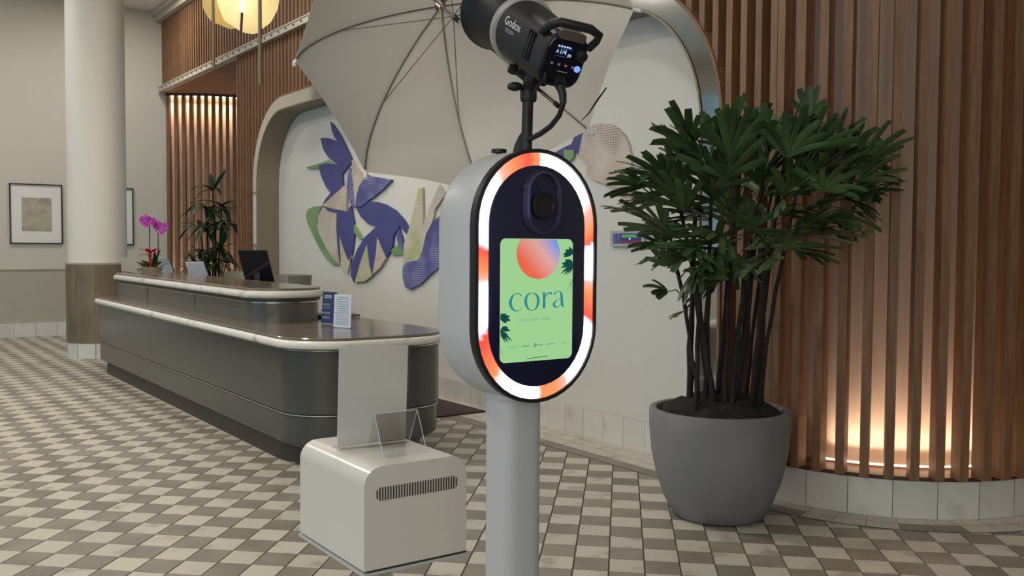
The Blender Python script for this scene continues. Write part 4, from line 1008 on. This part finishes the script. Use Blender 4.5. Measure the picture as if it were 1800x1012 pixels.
MB().loft([cs(.066, .066, .24, 2), cs(.068, .068, .29, 2), cs(.078, .078, .33, 2), cs(.085, .085, .385, 2), cs(.093, .093, .398, 2), cs(.093, .093, .404, 2), cs(.086, .086, .404, 2), cs(.06, .06, .26, 2)], True, True).build('reflector', 'black_plastic', fs, True, 30)
bpn = MB().loft([cs(.0455, .0515, .003, 3.6), cs(.0455, .0515, -.001, 3.6), cs(.043, .049, -.003, 3.6)]).build('rear_panel', 'black_gloss', fs, True, 30)
def rp(a, b, hw, hh, m, nm, par=bpn, d=-.0036): return MB().prism([fl3(a + x, b + y, d) for x, y in rrect(2 * hw, 2 * hh, min(hw, hh) * .3, 3)], u * .001).build(nm, m, par)
lcd = rp(-.008, .020, .0195, .0125, 'black_gloss', 'display')
MF = lambda a, b: frame(fl3(a, b, -.0042), fr_, fv_)
text_mesh('display_digits', '1/4', .014, MF(-.0185, .0145), 'lcd_white', lcd, sx=.9, ext=0)
text_mesh('display_digits', '09', .010, MF(.0015, .0105), 'lcd_white', lcd, sx=.9, ext=0)
text_mesh('display_digits', 'A', .011, MF(-.0265, .015), 'lcd_white', lcd, sx=.9, ext=0)
for k in range(5): rp(-.023 + k * .0065, .030, .0018 + .0006 * (k % 2), .0014, 'lcd_white', 'display_icon', lcd, -.0042)
rp(-.008, .0265, .018, .0004, 'lcd_blue', 'display_rule', lcd, -.0042); rp(-.012, .0095, .013, .0004, 'lcd_blue', 'display_rule', lcd, -.0042)
for k in range(4): rp(-.027 + k * .0165, -.0075, .0028, .0022, 'panel_grey', 'button', bpn)
MB().lathe(fl3(.0335, -.009, -.003), [(.0068, 0), (.0068, .002), (.0001, .0025)], 18, axis=-u).build('test_button', 'button_blue', bpn, True, 40)
MB().lathe(fl3(.031, .020, -.003), [(.0125, 0), (.0115, .012), (.009, .014), (.0001, .014)], 22, axis=-u).build('control_dial', 'black_plastic', bpn, True, 40)
rp(.002, -.021, .012, .0008, 'panel_grey', 'legend_line', bpn)
# handle across the top of the rear
hp = [fl3(-.052, .042, .035), fl3(-.046, .066, .012), fl3(-.036, .076, -.004), fl3(.030, .078, -.012), fl3(.052, .070, -.014), fl3(.053, .056, -.008), fl3(.048, .036, .004)]
MB().tube(hp, [.009, .010, .0095, .0095, .009, .0085, .0085], 10).build('handle', 'black_plastic', fs, True, 60)
MB().loft([[fl3(x, .0535 + y, d) for x, y in rrect(.062, .018, .006, 3)] for d in (-.006, .05)]).build('handle_bridge', 'handle_brown', fs, True, 40)
for k in range(3): MB().box(fl3(-.0545, .004, .055 + k * .013), fr_ * .002, fv_ * .030, u * .0026).build('vent_slot', 'black_gloss', fs)
side_f = lambda d, b, rr: frame(fl3(-rr, b, d), (-u + fr_ * .13).normalized(), fv_)
text_mesh('brand_text', 'Godox', .026, side_f(.190, .014, .0685), 'ink_white', fs, sx=.95, ext=.0003)
text_mesh('model_text', 'MS300V', .012, side_f(.178, .0, .0675), 'ink_grey', fs, sx=1.0, ext=.0003)
# bracket, post, knobs, cable
PT = at_y(929, 158, 2.10); PBm = at_y(925, 268, 2.10)
MB().loft([[fl3(x, -.062 + y, d) for x, y in rrect(.036, .03, .006, 3)] for d in (.075, .155)]).build('mount_block', 'black_plastic', fs, True, 40)
mid = fl3(0, -.085, .11)
MB().tube([fl3(0, -.06, .11), mid, PT], [.02, .019, .016], 12).build('swivel', 'black_plastic', fs, True)
kb = at_y(905, 152, 2.08); MB().lathe(kb, [(.0001, -.017), (.006, -.015), (.0095, -.006), (.010, .004), (.007, .014), (.0001, .017)], 14, axis=(1, .2, .05)).build('clamp_knob', 'black_plastic', fs, True, 60)
MB().tube([kb, PT], .005, 8).build('clamp_bolt', 'black_plastic', fs, True)
kb2 = at_y(902, 122, 2.10); MB().lathe(kb2, [(.0001, -.012), (.010, -.010), (.012, 0), (.010, .010), (.0001, .012)], 8, axis=(1, .3, -.3)).build('umbrella_screw', 'black_plastic', fs, True, 30)
MB().tube([kb2, mid], .006, 8).build('screw_stem', 'black_plastic', fs, True)
MB().tube([PT + Z * .03, PBm - Z * .02], .0125, 14).build('post', 'black_plastic', fs, True)
MB().lathe(PT - Z * .025, [(.017, 0), (.0185, .006), (.0185, .03), (.016, .036)], 14).build('post_collar', 'black_plastic', fs, True, 40)
q0, q1 = PBm + Z * .045 - Vector((.002, 0, 0)), at_y(898, 268, 2.12)
MB().prism([at_y(x, y, 2.115) for x, y in ((928, 226), (920, 228), (911, 240), (904, 256), (898, 280), (931, 280), (931, 226))], Vector((0, .03, 0))).build('base_fin', 'black_plastic', fs)
cab = [fl3(.006, -.046, -.004), fl3(.012, -.058, -.012)]
pl0 = fl3(.002, -.040, -.006); pl1 = at_y(985, 152, 1.96)
MB().tube([pl0, pl1], [.014, .011], 10).build('power_plug', 'black_plastic', fs, True)
pts = [at_y(x, y, Y) for x, y, Y in ((985, 152, 1.96), (989, 165, 1.955), (990, 182, 1.955), (983, 203, 1.97), (968, 222, 2.0), (950, 235, 2.04), (934, 243, 2.08), (924, 247, 2.10))]
MB().tube(pts[:3], [.0095, .0085, .007], 10).build('strain_relief', 'black_plastic', fs, True)
MB().tube(pts, .0058, 8).build('power_cable', 'black_plastic', fs, True)
pts = [at_y(x, y, Y) for x, y, Y in ((959, 128, 1.96), (957, 140, 1.955), (946, 150, 1.97), (938, 165, 2.02), (934, 190, 2.06), (932, 225, 2.085))]
MB().tube(pts, .0032, 8).build('sync_cable', 'black_plastic', fs, True)
# ============================================================ POTTED PALM
PP = Vector((1.165, 5.255, 0))
palm = thing('potted_palm', PP, 'bushy fan palm with dark canes in a big round grey concrete pot', 'plant')
prof = [(.0001, .004), (.235, .004), (.255, .012), (.30, .10), (.345, .22), (.375, .36), (.388, .50), (.390, .59), (.386, .602), (.372, .606), (.352, .602), (.346, .585), (.34, .50), (.0001, .50)]
MB().lathe(PP, prof, 56).build('pot', 'pot_concrete', palm, True, 45)
R = random.Random(5); sm = MB(); rr_ = []
for j in range(9):
    q = j / 8; rr_.append([PP + Vector((.344 * (1 - q) * math.cos(a), .344 * (1 - q) * math.sin(a),   .575 + .11 * math.sin(q * math.pi / 2) + R.uniform(-.02, .022))) for a in [2 * math.pi * k / 36 for k in range(36)]])
sm.loft(rr_, False, True); sm.build('soil', 'soil', palm, True, 60)
canes = [(1211, 690, 1222, 380), (1222, 700, 1235, 440), (1240, 705, 1250, 330), (1258, 700, 1215, 470), (1262, 706, 1300, 300), (1274, 708, 1285, 420), (1283, 700, 1330, 360), (1296, 706, 1345, 300), (1310, 700, 1355, 340), (1318, 708, 1350, 430), (1325, 704, 1375, 300), (1250, 690, 1190, 330), (1330, 690, 1400, 330), (1232, 690, 1180, 420)]
tops = []
for k, (x0, y0, x1, y1) in enumerate(canes):
    Y0 = 5.255 + R.uniform(-.18, .16); b = at_y(x0, y0, Y0); b.z = .56; t_ = at_y(x1, y1, Y0 + R.uniform(-.22, .16))
    n = 9; pts = []
    for j in range(n + 1):
        q = j / n; p = b.lerp(t_, q); p.x += (t_.x - b.x) * .35 * (q * q - q) + R.uniform(-.006, .006); pts.append(p)
    rad = R.uniform(.011, .019)
    MB().tube(pts, [rad * (1.2 - .55 * j / n) * R.uniform(.85, 1.15) for j in range(n + 1)], 8).build('cane', 'cane', palm, True, 70)
    tops.append(pts)
def leaflet(P, d, nrm, L, wd, droop, rnd):
    d = d.normalized(); side = d.cross(nrm).normalized(); rings = []; p = P.copy(); dd = d.copy(); n = 5
    prof_ = (.30, .72, .95, 1.0, 1.0, .80)
    for k in range(n + 1):
        w_ = wd * prof_[k] / 2; up_ = side.cross(dd).normalized()
        rings.append([p - side * w_ + up_ * w_ * .22, p - up_ * .0008, p + side * w_ + up_ * w_ * .22, p + up_ * .0008])
        dd = (dd - Z * (droop / n)).normalized(); p = p + dd * (L / n)
    return MB().loft(rings)
def fan(H_, d, L, nleaf, spread, droop, cane_pts, rnd, wd=.038):
    d = Vector(d).normalized(); side = d.cross(Z)
    if side.length < .1: side = Vector((1, 0, 0))
    side.normalize(); side = Matrix.Rotation(rnd.uniform(-.7, .7), 3, d) @ side; nrm = side.cross(d)
    mb = MB()
    for k in range(nleaf):
        a = (k / (nleaf - 1) - .5) * spread + rnd.uniform(-.06, .06)
        q = d * math.cos(a) + side * math.sin(a) + nrm * rnd.uniform(-.10, .16)
        b = leaflet(H_ + q * .008, q, nrm, L * rnd.uniform(.82, 1.08) * (1 - .18 * abs(k / (nleaf - 1) - .5) * 2), wd * rnd.uniform(.75, 1.2), droop * rnd.uniform(.6, 1.3), rnd)
        mb.add(b.v, b.f)
    for i, v in enumerate(mb.v):                          # leaves bend clear of the slatted wall
        dv_ = Vector((v.x - CYL.x, v.y - CYL.y, 0))
        if dv_.length < 1.10: dv_ = dv_.normalized() * 1.10; mb.v[i] = Vector((CYL.x + dv_.x, CYL.y + dv_.y, v.z))
        if mb.v[i].dot(N) > 4.40: mb.v[i] = mb.v[i] - N * (mb.v[i].dot(N) - 4.40)
    o = mb.build('frond', 'palm_leaf', palm, True, 50)
    if cane_pts:
        best = min((p for c in cane_pts for p in c[3:]), key=lambda p: (p - H_).length + .6 * max(0, p.z - H_.z + .05))
        m_ = (best + H_) * .5 + Z * .03
        MB().tube([best, m_, H_], [.0045, .0035, .003], 5).build('petiole', 'petiole', o if False else palm, True)
ROWS = [(258, 1240, 1440, 6), (272, 1190, 1485, 9), (288, 1170, 1510, 11), (315, 1160, 1525, 11), (342, 1165, 1525, 11), (368, 1155, 1500, 10), (395, 1165, 1470, 9), (420, 1175, 1450, 9), (445, 1190, 1420, 8), (470, 1210, 1340, 4)]
for y, xa, xb, n in ROWS:
    for k in range(n):
        x = xa + (xb - xa) * (k + .5) / n + R.uniform(-14, 14); yy = y + R.uniform(-12, 12); Y = (5.2 if x < 1350 else 5.05) + R.uniform(-.42, .30 if x < 1350 else .12)
        H_ = at_y(x, yy, Y); cx = (x - 1325) / 200; up_ = (400 - yy) / 130
        d = Vector((cx * 1.1 + R.uniform(-.45, .45), (Y - 5.25) * 1.2 + R.uniform(-.35, .3), .25 + .85 * up_ + R.uniform(-.3, .4)))
        fan(H_, d, R.uniform(.23, .33) if y > 265 else R.uniform(.18, .25), R.choice((6, 7, 8)), R.uniform(1.3, 2.4) if y > 280 else R.uniform(1.0, 1.7), R.uniform(.15, .7), tops, R)
for x, y, Y, d, L, n, sp_ in ((1100, 372, 5.0, (-.6, -.4, .25), .15, 6, 2.9), (1160, 432, 5.0, (-.5, -.5, .35), .20, 7, 2.4), (1172, 470, 5.05, (-.1, -.3, .9), .16, 6, 1.9), (1175, 512, 5.1, (-.9, -.2, .35), .14, 5, 1.4), (1210, 545, 5.1, (-1, -.3, -.15), .13, 3, .8), (1150, 305, 5.1, (-1, -.2, .25), .26, 7, 1.7), (1165, 350, 5.0, (-1, -.3, .0), .28, 7, 1.6), (1500, 300, 5.1, (1, -.2, .2), .27, 8, 1.7), (1490, 350, 5.1, (1, -.3, -.05), .26, 8, 1.8), (1515, 318, 5.0, (1, -.3, .12), .25, 8, 1.5), (1505, 338, 5.0, (1, -.35, .3), .27, 7, 1.2), (1480, 270, 5.05, (.8, -.2, .5), .24, 7, 1.4), (1130, 330, 5.0, (-1, -.3, .35), .24, 6, 1.3), (1460, 380, 5.05, (1, -.3, -.3), .22, 7, 1.8), (1420, 215, 5.15, (.1, 0, 1), .20, 6, 1.3), (1450, 400, 5.1, (.7, -.3, -.3), .18, 6, 1.6), (1240, 490, 5.05, (.2, -.5, .6), .16, 6, 2.2), (1300, 470, 5.0, (.3, -.5, .2), .18, 7, 2.4)):
    fan(at_y(x, y, Y), d, L, n, sp_, .45, tops, R)
